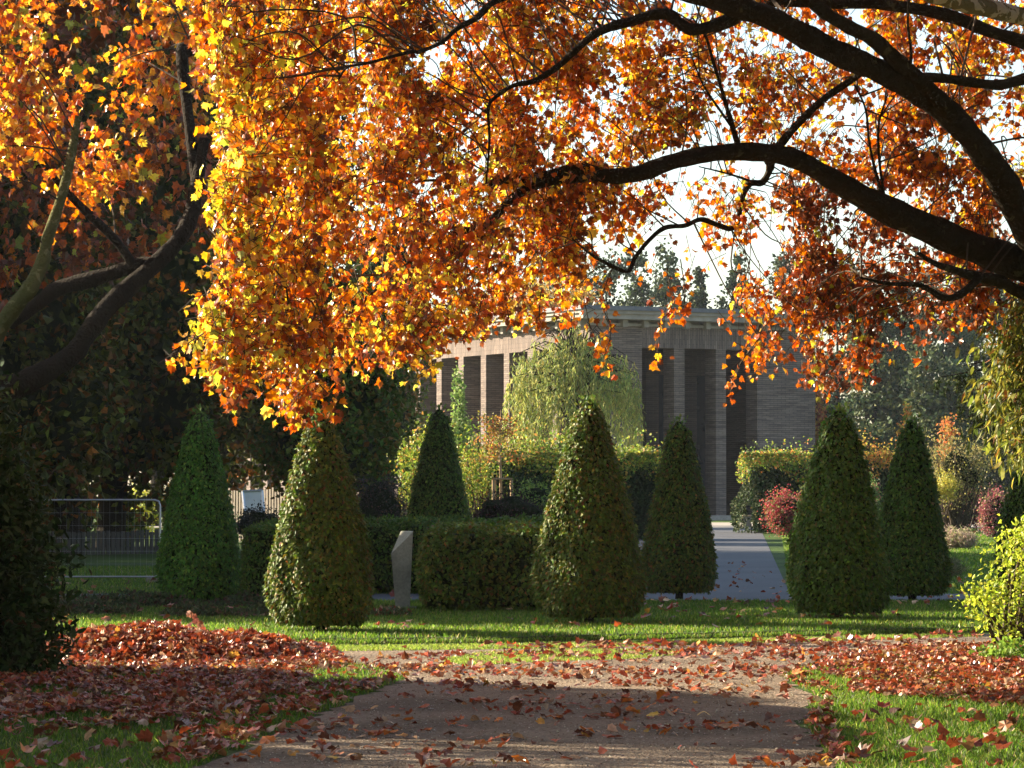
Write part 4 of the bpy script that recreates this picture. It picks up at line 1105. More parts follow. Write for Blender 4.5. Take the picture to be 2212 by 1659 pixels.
# ------------------------------------------------------------------ lime shrub and drooping evergreen, right edge
PAL_LIME = [((0.42, 0.50, 0.04), 4), ((0.32, 0.42, 0.035), 3), ((0.50, 0.50, 0.06), 1.5), ((0.14, 0.2, 0.02), 1)]
ly = 33.0
shrub('lime_shrub', 'bright yellow green leafy shrub at the edge of the gravel path', 'shrub', xat(2190, ly), ly,
      [(-0.05, 0, 0.42, 0.5, 0.5, 0.42), (0.1, 0, 0.9, 0.45, 0.5, 0.35), (0.55, 0.2, 0.8, 0.7, 0.6, 0.8), (-0.32, 0, 0.62, 0.28, 0.3, 0.18), (0.2, 0.1, 1.15, 0.3, 0.3, 0.25), (0.9, 0.3, 0.5, 0.7, 0.7, 0.5)],
      5200, (0.04, 0.075), PAL_LIME, 411, 'shrub', OV, 0.0, 16, sig=0.16, nclump=60, shell=(0.4, 1.0))
shrub('herb_clump', 'low bright green herb clump below the lime shrub', 'plant', xat(2200, 30.5), 30.6, [(0, 0, 0.1, 0.32, 0.3, 0.13), (0.4, -0.2, 0.1, 0.35, 0.3, 0.13)], 1300, (0.04, 0.08), [((0.2, 0.32, 0.04), 2), ((0.14, 0.25, 0.03), 1)], 412, 'shrub', OV, 0.0, 0)

dy_ = 34.8
dx_ = xat(2420, dy_)
droop = thing('drooping_evergreen', 'tall shrub with long drooping yellow green leaves above the lime shrub', 'tree', (dx_, dy_, 0))
mb = MB()
tube(mb, [(dx_, dy_, -0.05), (dx_ + .05, dy_, 2), (dx_, dy_, 4.6)], [0.12, 0.09, 0.03], 8)
g = np.random.default_rng(420)
lf = MB()
PAL_LONG = [((0.16, 0.19, 0.03), 4), ((0.30, 0.28, 0.04), 2), ((0.36, 0.34, 0.05), 1), ((0.07, 0.10, 0.02), 2.5), ((0.30, 0.14, 0.03), 0.6)]
tips = []
for k_ in range(120):
    v_ = g.uniform(640, 1000)
    lo = np.interp(v_, [640, 700, 800, 900, 1000, 1060, 1130], [2150, 2105, 2060, 2100, 2150, 2180, 2190])
    u_ = lo + abs(g.normal(0, 60)) + g.uniform(0, 110)
    e_ = P(u_, v_, dy_ + g.uniform(-0.9, 0.9))
    s_ = np.array([dx_, dy_, e_[2] + g.uniform(0.1, 0.7)])
    m_ = (e_ + s_) / 2 + np.array([0, 0, 0.22])
    tube(mb, [s_, m_, e_], [0.016, 0.011, 0.004], 5, 0, 3, cap=False)
    n_ = 120
    t_ = g.uniform(0.3, 1.05, n_)[:, None]
    p_ = (1 - t_) ** 2 * s_ + 2 * t_ * (1 - t_) * m_ + t_ ** 2 * e_
    p_ = p_ + g.normal(0, 0.06, (n_, 3))
    scatter(lf, p_, nrm(g.normal(0, 0.5, (n_, 3)) + np.array([-0.25, 0, -1.0])), rdir(n_, g), g.uniform(0.08, 0.16, n_), NA + LA[:1], pick(PAL_LONG, n_, 0.3, g), 0, g)
mb.build('trunk', ['twig'], droop, True)
lf.build('foliage', ['shrub'], droop)
sy = 40.0
spr = thing('spruce', 'spruce whose dark needle boughs reach in above the clipped cones', 'tree', (xat(2520, sy), sy, 0))
mb = MB(); lf = MB()
sx_ = xat(2520, sy)
tube(mb, [(sx_, sy, -0.05), (sx_, sy, 3), (sx_, sy, 7)], [0.2, 0.15, 0.05], 9)
for (u0, v0, hang) in [(2030, 815, 46), (2060, 850, 60), (2080, 790, 50), (2110, 880, 60), (2090, 900, 70), (2140, 940, 70), (2150, 760, 60)]:
    e_ = P(u0, v0, sy + g.uniform(-.4, .4)); s_ = np.array([sx_, sy, e_[2] + 0.55])
    m_ = (s_ + e_) / 2 + np.array([0, 0, -0.02])
    tube(mb, [s_, m_, e_], [0.03, 0.018, 0.006], 5, 0, 3, cap=False)
    for q_ in range(26):
        t_ = g.uniform(0.35, 1.0)
        b_ = (1 - t_) ** 2 * s_ + 2 * t_ * (1 - t_) * m_ + t_ ** 2 * e_
        ln = hang / F * sy * g.uniform(0.4, 1.1)
        n_ = 46
        tt_ = g.random(n_)[:, None]
        p_ = b_ + np.array([g.normal(0, .05), g.normal(0, .05), -ln]) * tt_
        scatter(lf, p_, nrm(g.normal(0, 0.6, (n_, 3)) + np.array([-0.2, 0, -0.9])), rdir(n_, g), g.uniform(0.05, 0.09, n_), NA, pick([((0.03, 0.05, 0.015), 3), ((0.06, 0.085, 0.02), 2), ((0.12, 0.14, 0.03), 1)], n_, .3, g), 0, g)
mb.build('trunk', ['dark_bark'], spr, True)
lf.build('foliage', ['dark_leaf'], spr)

# ------------------------------------------------------------------ wire fence panel
fy = 58.0
def frame_pt(u, v): return P(u, v, fy)
fence = thing('fence_panel', 'galvanised tube and wire mesh fence panel with rounded corner', 'fence', (xat(200, fy), fy, 0))
mb = MB()
uL, uR, vT, vB = -160, 346, 1080, 1246
rr = 12
pts_ = [frame_pt(uL, vB)]
pts_ += [frame_pt(uR - rr, vB), frame_pt(uR - 3, vB - 3), frame_pt(uR, vB - rr)]
pts_ += [frame_pt(uR, vT + rr), frame_pt(uR - 3, vT + 3), frame_pt(uR - rr, vT), frame_pt(uL, vT), frame_pt(uL, vB)]
tube(mb, pts_, [0.016] * len(pts_), 8, 0, 1)
mb.build('frame', ['galv'], fence, True)
mb = MB()
x0, x1, z0, z1 = xat(uL, fy), xat(uR, fy), zat(vB, fy), zat(vT, fy)
for x_ in np.arange(x0 + .1, x1, 0.11):
    tube(mb, [(x_, fy, z0), (x_, fy, z1)], [0.001, 0.001], 3, 0, 1, cap=False)
for z_ in np.linspace(z0, z1, 7)[1:-1]:
    tube(mb, [(x0, fy + .004, z_), (x1, fy + .004, z_)], [0.0012, 0.0012], 3, 0, 1, cap=False)
mb.build('wire_mesh', ['galv'], fence)
mb = MB()
for x_ in (x0 + 0.05, x1 - 0.1):
    box(mb, (x_ - 0.12, fy - 0.3, 0), (x_ + 0.12, fy + 0.3, z0 - 0.02))
    tube(mb, [(x_, fy, z0 - .05), (x_, fy, z0 + 0.02)], [0.015, 0.015], 6, 0, 1)
mb.build('base', ['stone'], fence)

def picket_fence(name, label, xa, ya, xb, yb_, h, w, gap, mat):
    root = thing(name, label, 'fence', ((xa + xb) / 2, (ya + yb_) / 2, 0))
    L_ = math.hypot(xb - xa, yb_ - ya)
    d = np.array([(xb - xa) / L_, (yb_ - ya) / L_, 0]); nn = np.array([-d[1], d[0], 0])
    mb_ = MB()
    g_ = np.random.default_rng(8)
    s = 0
    while s < L_:
        hh = h * g_.uniform(0.93, 1.04)
        box(mb_, (s, 0, 0.06), (s + w, 0.02, hh), 0, (d, nn), np.array([xa, ya, 0]))
        s += w + gap
    mb_.build('palings', [mat], root)
    for z_ in (0.25 * h, 0.8 * h):
        mb_ = MB()
        box(mb_, (0, 0.022, z_), (L_, 0.06, z_ + 0.07), 0, (d, nn), np.array([xa, ya, 0]))
        mb_.build('rail', [mat], root)
    return root
picket_fence('picket_fence', 'grey paling fence in the dark beneath the tall trees', xat(-100, 78), 78, xat(480, 84), 84, 0.66, 0.12, 0.035, 'dark_wood')
picket_fence('picket_fence', 'sunlit paling fence beside the white board', xat(470, 104), 104, xat(640, 100), 100, 1.72, 0.1, 0.07, 'grey_wood')
by = 98.0
t = thing('white_board', 'white framed board leaning before the sunlit palings', 'board', (xat(546, by), by, 0))
mb = MB()
c0 = [P(529, 1106, by), P(570, 1106, by), P(566, 1060, by + .2), P(524, 1062, by + .2)]
v = np.array(c0 + [q_ + np.array([0, 0.05, 0]) for q_ in c0])
mb.add(v, [[0, 1, 2, 3], [7, 6, 5, 4], [0, 4, 5, 1], [1, 5, 6, 2], [2, 6, 7, 3], [3, 7, 4, 0]])
mb.build('board', ['white_panel'], t)
mb = MB()
for a_, b_ in ((0, 1), (1, 2), (2, 3), (3, 0)):
    tube(mb, [c0[a_] + np.array([0, .02, 0]), c0[b_] + np.array([0, .02, 0])], [0.05, 0.05], 6, 0, 1)
for q_ in (c0[0], c0[1]):
    tube(mb, [q_ + np.array([0, .03, 0]), (q_[0], q_[1] + .03, -0.02)], [0.035, 0.035], 6, 0, 1)
mb.build('frame', ['galv'], t)

# ------------------------------------------------------------------ hall
Rc = P(1255, 658, 188.0)
OV_ = 1.25
C0 = np.array([Rc[0], Rc[1], 0]) + OV_ * (BA + BB)
RZ = Rc[2]
def proj_u(p):
    d = p - np.array([0, 0, EYE]); zf = d[1] * cp + d[2] * sp
    return CX + F * d[0] / zf
def solve(u, axis):
    lo, hi = -2.0, 90.0
    f = lambda s: proj_u(C0 + axis * s + np.array([0, 0, 5.0])) - u
    s0 = f(lo) > 0
    for _ in range(60):
        m_ = (lo + hi) / 2
        if (f(m_) > 0) == s0: lo = m_
        else: hi = m_
    return lo
hall = thing('brick_hall', 'monumental flat roofed brick hall with tall piers and portal', 'building', (C0[0], C0[1], 0))
FR = (BA, BB)
def hb(name, lo, hi, mat, parent=hall):
    mb_ = MB(); box(mb_, lo, hi, 0, FR, C0); return mb_.build(name, [mat], parent)
LIN = zat(758, 196)            # underside of the lintel
FRZ = zat(702, 190)            # top of the brickwork
A1 = solve(1761, BA)
o1a, o1b = solve(1387, BA), solve(1456.5, BA)
p1b = solve(1479, BA); o2b = solve(1547, BA); p2b = solve(1568.7, BA); o3b = solve(1636, BA)
BL = 62.0
BD = 0.9
TH = 1.3
# portal front (faces along -BB)
hb('wall', (0, 0, 0), (o1a, TH, FRZ), 'brick')
hb('wall', (o3b, 0, 0), (A1, TH, FRZ), 'brick')
hb('lintel', (o1a, 0.004, LIN), (o3b, TH, FRZ), 'brick_soldier')
for a_, b_ in ((o1b, p1b), (o2b, p2b)):
    hb('pier', (a_, 0.01, 0), (b_, TH - 0.02, LIN), 'brick')
# inner porch
hb('porch_wall', (o1a - 0.6, 4.2, 0), (o3b + 0.6, 4.6, LIN + 0.2), 'brick_inner_shade')
hb('porch_wall', (o1a - 0.6, TH, 0), (o1a - 0.2, 4.2, LIN + 0.2), 'brick_inner_shade')
hb('porch_wall', (o3b + 0.2, TH, 0), (o3b + 0.6, 4.2, LIN + 0.2), 'brick_inner_shade')
hb('porch_ceiling', (o1a - 0.2, TH, LIN + 0.21), (o3b + 0.2, 4.2, LIN + 0.4), 'brick_inner_shade')
wd = (o3b - o1a) / 3
for k_ in range(3):
    a_ = o1a + wd * k_ + 0.55
    dr = hb('door', (a_, 4.05, 0.3), (a_ + wd - 1.1, 4.19, LIN * 0.86), 'window')
for k_ in range(2):   # inner pilasters that stand between the doors
    a_ = o1a + wd * (k_ + 1) - 0.45
    hb('pilaster', (a_, 3.4, 0), (a_ + 0.9, 4.19, LIN + 0.2), 'brick_inner_shade')
# long side (faces along -BA)
us = [(1087, 1101), (1038, 1052), (989.6, 1003), (942, 956), (895, 909)]
sp0 = solve(1094, BB)
stp = (solve(895 + 7, BB) - sp0) / 4
e0 = sp0 - 2 * stp - 0.35
hb('wall', (0, TH, 0), (TH, e0 - 2.2, FRZ), 'brick')
hb('lintel', (0.004, e0 - 2.2, LIN), (TH, BL - 4, FRZ), 'brick_soldier')
hb('wall', (0, BL - 4, 0), (TH, BL, FRZ), 'brick')
s = e0
k_ = 0
while s < BL - 4.6:
    hb('pier', (0.01, s, 0), (TH - 0.02, s + 0.72, LIN), 'brick')
    s += stp; k_ += 1
hb('side_wall', (3.6, e0 - 2.2, 0), (3.9, BL - 4, LIN + 0.2), 'brick_inner_shade')
s = e0 + 0.72
k_ = 0
while s < BL - 7:
    if k_ % 3 != 2:
        w_ = hb('window', (3.45, s + 0.25, 1.2), (3.59, s + stp - 1.0, LIN - 0.6), 'window')
    s += stp; k_ += 1
# other two sides, closed
hb('wall', (A1 - TH, TH, 0), (A1, BL, FRZ), 'brick')
hb('wall', (TH, BL - TH, 0), (A1 - TH, BL, FRZ), 'brick')
# frieze with brackets, cornice bands, roof
FT = RZ - 0.75
hb('frieze', (0.25, 0.25, FRZ), (A1 - 0.25, BL - 0.25, FT), 'cornice')
hb('string_course', (-0.12, -0.12, FRZ - 0.02), (A1 + 0.12, BL + 0.12, FRZ + 0.14), 'cornice')
hb('cornice', (-0.95, -0.95, FT), (A1 + 0.95, BL + 0.95, FT + 0.3), 'cornice')
hb('cornice', (-1.1, -1.1, FT + 0.3), (A1 + 1.1, BL + 1.1, FT + 0.5), 'cornice')
hb('roof', (-OV_, -OV_, FT + 0.5), (A1 + OV_, BL + OV_, RZ), 'lead')
s = 0.3
while s < BL - 0.5:
    hb('bracket', (-0.45, s, FT - 0.42), (0.245, s + 0.3, FT - 0.003), 'cornice'); s += 1.42
s = 0.6
while s < A1 - 0.3:
    hb('bracket', (s, -0.45, FT - 0.42), (s + 0.3, 0.245, FT - 0.003), 'cornice'); s += 1.42
# steps and plinth
hb('step', (o1a - 3, -3.2, 0), (o3b + 3, 0, 0.14), 'paving')
hb('step', (o1a - 2.5, -2.6, 0.14), (o3b + 2.5, -0.003, 0.27), 'paving')
# bin by the hedge
by = 150.0
t = thing('wooden_bin', 'small square wooden litter bin by the hedge end before the hall', 'bin', (xat(1612, by), by, 0))
mb = MB(); box(mb, (xat(1605, by), by, 0.0), (xat(1622, by), by + 0.36, 0.52)); mb.build('body', ['grey_wood'], t)
mb = MB(); box(mb, (xat(1604, by), by - .03, 0.522), (xat(1623, by), by + 0.39, 0.57)); mb.build('rim', ['pale_wood'], t)

# ------------------------------------------------------------------ middle distance planting
PAL_LITTOP = [((0.24, 0.30, 0.04), 3), ((0.38, 0.34, 0.05), 1.6), ((0.42, 0.22, 0.05), 0.8), ((0.12, 0.20, 0.025), 3)]  # yellow-green leaf colours, brightened for the sunlit hedge tops
PAL_ORTOP = [((0.46, 0.28, 0.05), 2), ((0.50, 0.20, 0.04), 1.6), ((0.36, 0.34, 0.05), 1.6)]
PAL_HEDGE_SHADE = [((0.03, 0.05, 0.018), 4), ((0.045, 0.06, 0.02), 1), ((0.12, 0.11, 0.03), 0.15)]  # dark body colours that paint in the hedge's own shade
def tall_hedge(label, u0, u1, y0, dep, vclip, vtop, n, seed, pal, tpal, tn):
    z1 = zat(vclip, y0)
    return box_hedge('tall_hedge', label, xat(u0, y0), xat(u1, y0), y0, y0 + dep, z1, n, pal, seed, 0.05, (0.10, 0.17), 'tall hedges before the hall', 'dark_leaf', tpal, 0, 0.4, tn, zat(vtop, y0) - z1, (0.08, 0.15), 3.0)
tall_hedge('tall dark hedge with sunlit unclipped shoots in front of the willow', 1000, 1448, 110, 4, 985, 895, 15000, 501, PAL_HEDGE_SHADE, PAL_LITTOP, 9500)
tall_hedge('tall hedge end with yellow and orange shoots beside the asphalt walk', 1612, 1770, 128, 4, 985, 918, 7500, 502, PAL_HEDGE_SHADE, PAL_LITTOP + [((0.5, 0.18, 0.04), 0.8)], 4200)
tall_hedge('tall hedge with orange tinted shoots seen between the two cones', 1772, 1985, 132, 4, 985, 912, 8000, 503, PAL_HEDGE_SHADE, PAL_ORTOP, 4200)
# loose bushes left of the willow
def bush(label, u0, u1, vt, vb, y, n, size, pal, seed, **kw):
    x = (xat(u0, y) + xat(u1, y)) / 2; rx = (xat(u1, y) - xat(u0, y)) / 2
    zt, zb = zat(vt, y), max(0.0, zat(vb, y))
    return shrub(kw.pop('name', 'shrub'), label, kw.pop('cat', 'shrub'), x, y, [(0, 0, (zt + zb) / 2, rx * 0.9, max(0.6, rx * 0.8), (zt - zb) / 2 * 0.92), (rx * 0.35, 0.2, zb + (zt - zb) * 0.35, rx * 0.6, rx * 0.5, (zt - zb) * 0.35), (-rx * 0.35, -0.2, zb + (zt - zb) * 0.3, rx * 0.6, rx * 0.5, (zt - zb) * 0.33)], n, size, pal, seed, **kw)
bush('loose yellow green bush behind the cone that rises over the low hedge', 858, 1010, 905, 1120, 96, 5200, (0.08, 0.14), PAL_LITTOP, 510, core=0.45, stems=14)
bush('sparse twiggy bush with pale leaves left of the staked sapling', 985, 1075, 920, 1100, 93, 1500, (0.07, 0.12), PAL_LITTOP, 511, stems=26)
bush('round light green bush behind the clipped cone and red bushes', 1108, 1215, 1036, 1130, 82, 2600, (0.06, 0.11), [((0.16, 0.25, 0.04), 2), ((0.28, 0.33, 0.06), 1.3)], 512, core=0.6)
bush('dark purple barberry bush behind the low hedge', 1010, 1190, 1058, 1150, 74, 5200, (0.035, 0.06), [((0.045, 0.02, 0.022), 3), ((0.03, 0.025, 0.025), 2), ((0.12, 0.03, 0.03), 0.4)], 513, core=0.75, mat='dark_leaf')
bush('dark smoky shrub left of the rear cone', 752, 885, 1022, 1150, 80, 5200, (0.04, 0.08), [((0.05, 0.035, 0.035), 3), ((0.035, 0.04, 0.03), 2), ((0.14, 0.07, 0.05), 0.5)], 514, core=0.7, mat='dark_leaf')
bush('dark shrub beneath the white board', 500, 620, 1095, 1160, 86, 3500, (0.05, 0.09), [((0.035, 0.035, 0.03), 3), ((0.05, 0.05, 0.03), 1)], 515, core=0.7, mat='dark_leaf')
bush('red and green barberry mound beside the hedge end', 1648, 1760, 1058, 1150, 116, 6000, (0.06, 0.11), [((0.36, 0.05, 0.06), 3), ((0.30, 0.10, 0.06), 2), ((0.16, 0.16, 0.04), 1.6)], 516, core=0.6)
bush('wide crimson shrub behind the narrow cone', 2000, 2125, 1048, 1145, 128, 5000, (0.06, 0.12), [((0.20, 0.03, 0.04), 3), ((0.10, 0.02, 0.03), 2), ((0.34, 0.12, 0.08), 0.8)], 517, core=0.7)
bush('pink tinged shrub beside the cone at the edge', 2112, 2185, 1050, 1150, 118, 3600, (0.06, 0.11), [((0.36, 0.10, 0.11), 3), ((0.22, 0.10, 0.09), 2), ((0.3, 0.28, 0.1), 1)], 518, core=0.6)
bush('tan twiggy bush with few leaves behind the narrow cone', 1985, 2150, 915, 1095, 112, 5000, (0.05, 0.10), [((0.26, 0.22, 0.08), 3), ((0.32, 0.28, 0.08), 2), ((0.14, 0.15, 0.05), 1.4)], 519, stems=110, core=0.35)
bush('small yellow leaved bush at the foot of the tan twiggy bush', 2000, 2070, 1015, 1080, 108, 1700, (0.06, 0.11), [((0.42, 0.36, 0.06), 2), ((0.3, 0.3, 0.06), 1)], 520)
bush('pale pink flowering grass clump on the lawn', 2030, 2112, 1136, 1200, 92, 5000, (0.06, 0.14), [((0.42, 0.30, 0.24), 3), ((0.36, 0.33, 0.16), 2), ((0.2, 0.22, 0.08), 1)], 521, tmpl=NA, name='flowering_grass', cat='plant', stems=0)
bush('straw coloured grass clump beside the narrow cone', 2020, 2080, 1205, 1270, 62, 2600, (0.05, 0.12), [((0.2, 0.19, 0.08), 3), ((0.12, 0.15, 0.05), 2)], 522, tmpl=NA, name='grass_clump', cat='plant', stems=0)
bush('small green bush between two cones before the orange hedge', 1858, 1905, 1022, 1120, 110, 1500, (0.07, 0.12), [((0.12, 0.2, 0.05), 2), ((0.25, 0.12, 0.08), 0.6)], 523, core=0.5)

# staked sapling
sy2 = 92.0
sx2 = xat(1081, sy2)
sap = thing('staked_sapling', 'thin young tree with sparse orange leaves held by low stakes', 'tree', (sx2, sy2, 0))
g = np.random.default_rng(530)
mb = MB(); lf = MB()
top = zat(885, sy2)
tube(mb, [(sx2, sy2, -0.02), (sx2 + .01, sy2, 1.8), (sx2 - .02, sy2, 3.0), (sx2 + .01, sy2, top)], [0.05, 0.042, 0.03, 0.008], 7)
for k_ in range(38):
    z_ = g.uniform(zat(1005, sy2), zat(905, sy2)); a_ = g.uniform(0, 6.28); ln = g.uniform(0.4, 1.15) * (1 - 0.5 * (z_ - 2.2) / (top - 2.2))
    e_ = np.array([sx2 + ln * math.cos(a_), sy2 + ln * math.sin(a_), z_ + ln * g.uniform(0.1, 0.6)])
    tube(mb, [(sx2, sy2, z_), (np.array([sx2, sy2, z_]) + e_) / 2 + np.array([0, 0, .04]), e_], [0.013, 0.009, 0.004], 4, 0, 3, cap=False)
    n_ = 26
    t_ = g.uniform(0.25, 1.1, n_)[:, None]
    p_ = np.array([sx2, sy2, z_]) + (e_ - np.array([sx2, sy2, z_])) * t_ + g.normal(0, .07, (n_, 3))
    scatter(lf, p_, nrm(g.normal(0, 1, (n_, 3)) + np.array([0, 0, -.5])), rdir(n_, g), g.uniform(0.06, 0.1, n_), QD, pick([((0.48, 0.22, 0.05), 2), ((0.42, 0.36, 0.06), 2), ((0.5, 0.12, 0.04), 1), ((0.2, 0.22, 0.04), 1)], n_, .25, g), 0, g)
mb.build('trunk', ['pale_wood'], sap, True)
lf.build('crown', ['shrub'], sap)
st = thing('tree_stakes', 'low wooden stakes with top rails round the thin sapling', 'stakes', (sx2, sy2, 0))
hs = zat(1037, sy2)
c_ = [(-0.2, -0.25), (0.32, -0.25), (0.30, 0.25), (-0.16, 0.25)]
for (a_, b_) in c_:
    mb = MB(); tube(mb, [(sx2 + a_, sy2 + b_, -0.02), (sx2 + a_, sy2 + b_, hs)], [0.04, 0.04], 8, 0, 1); mb.build('stake', ['pale_wood'], st, True)
for k_ in range(4):
    a_, b_ = c_[k_], c_[(k_ + 1) % 4]
    mb = MB()
    tube(mb, [(sx2 + a_[0], sy2 + a_[1], hs + 0.035), (sx2 + b_[0], sy2 + b_[1], hs + 0.035)], [0.032, 0.032], 6, 0, 1); mb.build('rail', ['pale_wood'], st)

# weeping willow
wy = 158.0
wx = xat(1238, wy)
wil = thing('weeping_willow', 'weeping willow with pale yellow green strands before the hall corner', 'tree', (wx, wy, 0))
g = np.random.default_rng(540)
mb = MB(); lf = MB()
zt = zat(708, wy)
tube(mb, [(wx, wy, -0.05), (wx + .1, wy, 2.5), (wx - .1, wy, 5), (wx, wy, zt - 1.2)], [0.35, 0.3, 0.22, 0.08], 9)
for k_ in range(330):
    a_ = g.uniform(0, 6.28); rr = math.sqrt(g.random())
    ex, ey = 3.25 * rr * math.cos(a_), 2.9 * rr * math.sin(a_)
    zc = zt - 0.4 - 2.6 * rr ** 2.2 + g.normal(0, 0.45)
    b_ = np.array([wx + ex, wy + ey, zc])
    if k_ % 3 == 0:
        tube(mb, [(wx, wy, g.uniform(3.5, zt - 1.5)), (wx + ex * .55, wy + ey * .55, zc + 0.2), b_], [0.06, 0.035, 0.012], 5, 0, 3, cap=False)
    ln = g.uniform(1.2, 5.5) * (0.6 + 0.5 * rr)
    ln = min(ln, zc - 1.0)
    n_ = int(ln * 17)
    t_ = g.random(n_)[:, None]
    sw = np.array([g.normal(0, .18) + ex * 0.05, g.normal(0, .18) + ey * .05, 0])
    p_ = b_ + np.array([0, 0, -ln]) * t_ + sw * t_ ** 0.6 + g.normal(0, .06, (n_, 3))
    c_ = pick([((0.30, 0.34, 0.08), 3), ((0.42, 0.40, 0.11), 2), ((0.20, 0.26, 0.08), 2)], n_, .22, g)
    scatter(lf, p_, nrm(g.normal(0, 0.35, (n_, 3)) + np.array([0, 0, -1.0])), rdir(n_, g), g.uniform(0.2, 0.36, n_), NA, c_ * math.exp(g.normal(0, .15)), 0, g)
mb.build('trunk', ['dark_bark'], wil, True)
lf.build('crown', ['far_leaf'], wil)

# slim green tree against the long side
iy = 165.0
tree('columnar_tree', 'slim pale green columnar tree against the piers of the hall', 'tree', xat(992, iy), iy, 8.5, [(0, 0, 5.2, 0.42, 0.5, 2.9), (0.05, 0, 3.6, 0.62, 0.6, 1.8)], 2600, (0.14, 0.24), [((0.16, 0.26, 0.06), 2), ((0.24, 0.32, 0.08), 1)], 545, tr=0.08, nclump=50, sig=0.15, limbs=3, tz=6.5)
tree('columnar_tree', 'narrow orange leaved young tree before the far pines', 'tree', xat(1957, 140), 140, 5.2, [(0, 0, 4.1, 0.34, 0.4, 1.25), (0.1, 0, 3.0, 0.6, 0.5, 0.9)], 700, (0.11, 0.19), PAL_ORTOP, 546, tr=0.05, nclump=24, sig=0.16, limbs=8, tz=5.0)
tree('autumn_tree', 'orange and crimson creeper clad young tree at the corner of the hall', 'tree', xat(1768, 200), 201, 9, [(0.2, 0, 5.0, 0.5, 0.6, 3.4)], 1700, (0.18, 0.3), [((0.42, 0.12, 0.04), 2), ((0.45, 0.26, 0.05), 2), ((0.2, 0.05, 0.03), 1)], 547, tr=0.1, nclump=40, sig=0.2, limbs=8)
tree('autumn_tree', 'small flame red and orange tree beyond the twiggy bush', 'tree', xat(2045, 150), 150, 6, [(0, 0, 3.9, 0.5, 0.5, 1.3)], 500, (0.12, 0.2), [((0.5, 0.16, 0.04), 2), ((0.5, 0.3, 0.05), 1)], 548, tr=0.05, nclump=24, sig=0.2, limbs=6)

# ------------------------------------------------------------------ far trees
PAL_PINE = [((0.035, 0.055, 0.03), 3), ((0.055, 0.08, 0.035), 2), ((0.09, 0.11, 0.045), 1)]
PAL_PINE2 = [((0.05, 0.08, 0.04), 3), ((0.08, 0.105, 0.04), 2), ((0.13, 0.15, 0.05), 1.2)]  # greens lightened so the pines look hazier
def pine(label, u, vt, y, half_px, seed, pal=PAL_PINE, dens=1.0, low=0.3, n=None):
    zt_ = zat(vt, y); r_ = half_px / F * y
    g_ = np.random.default_rng(seed)
    bl = []
    nl = 7
    for k_ in range(nl):
        f = k_ / (nl - 1)
        z_ = zt_ * (low + (1 - low) * f) - 0.6
        w_ = r_ * (1.0 - 0.5 * f ** 3) * g_.uniform(0.8, 1.15)
        bl.append((g_.normal(0, .18) * r_, g_.normal(0, .2) * r_, z_, w_ * 1.12, w_, zt_ * 0.10))
    return tree('pine', label, 'tree', xat(u, y), y, zt_, bl, int((n or 6500) * dens), (0.28, 0.5), pal, seed, 'dark_leaf', NA if False else QD, 0.22, 'pines beyond the hall', 0.2, 16, (0.5, 1.0), 0.8, 0, 10)
pine('dark pine rising behind the golden tree and the hall roof', 1200, 552, 275, 78, 601)
pine('broad dark pine above the roof corner of the hall', 1300, 566, 268, 74, 602)
pine('dark pine with rounded top above the hall roof, beside a lighter pine', 1375, 580, 280, 58, 603)
pine('lighter open pine with several tops above the hall roof', 1440, 572, 272, 52, 604, PAL_PINE2)
pine('small pointed dark pine peeping over the hall roof', 1510, 606, 262, 26, 605)
pine('pale feathery pine over the roof behind hanging leaves', 1600, 580, 270, 44, 606, PAL_PINE2)
pine('dark pine over the roof behind the drooping leaves', 1690, 590, 278, 55, 607)
for k_, (u, vt, y, hw, lab, pal) in enumerate([
        (1810, 610, 250, 85, 'tall hazy pine just beyond the end wall of the hall', PAL_PINE),
        (1890, 640, 236, 80, 'hazy pine with light green clumps right of the hall', PAL_PINE2),
        (1965, 610, 252, 85, 'tall hazy pine between two lighter pines', PAL_PINE),
        (2035, 650, 232, 80, 'broad hazy pine with tiered boughs above the tan bush', PAL_PINE2),
        (2110, 620, 246, 85, 'hazy pine behind the drooping evergreen', PAL_PINE2),
        (2190, 600, 256, 90, 'dark hazy pine at the far edge behind the drooping evergreen', PAL_PINE),
        (2280, 620, 240, 90, 'hazy pine beyond the edge of the view', PAL_PINE)]):
    pine(lab, u, vt, y, hw, 620 + k_, pal, 1.7, 0.1)
tree('autumn_tree', 'golden broadleaf tree behind the roof of the hall', 'tree', xat(1175, 262), 262, 17, [(0, 0, 15.4, 4.8, 4, 3.4), (2.8, 0, 14.8, 2.6, 3, 2.6), (-3, 0, 14.8, 3, 3, 3)], 9000, (0.28, 0.46), [((0.46, 0.28, 0.05), 3), ((0.42, 0.33, 0.08), 2), ((0.5, 0.2, 0.04), 1)], 640, tr=0.3, nclump=50, sig=0.18)

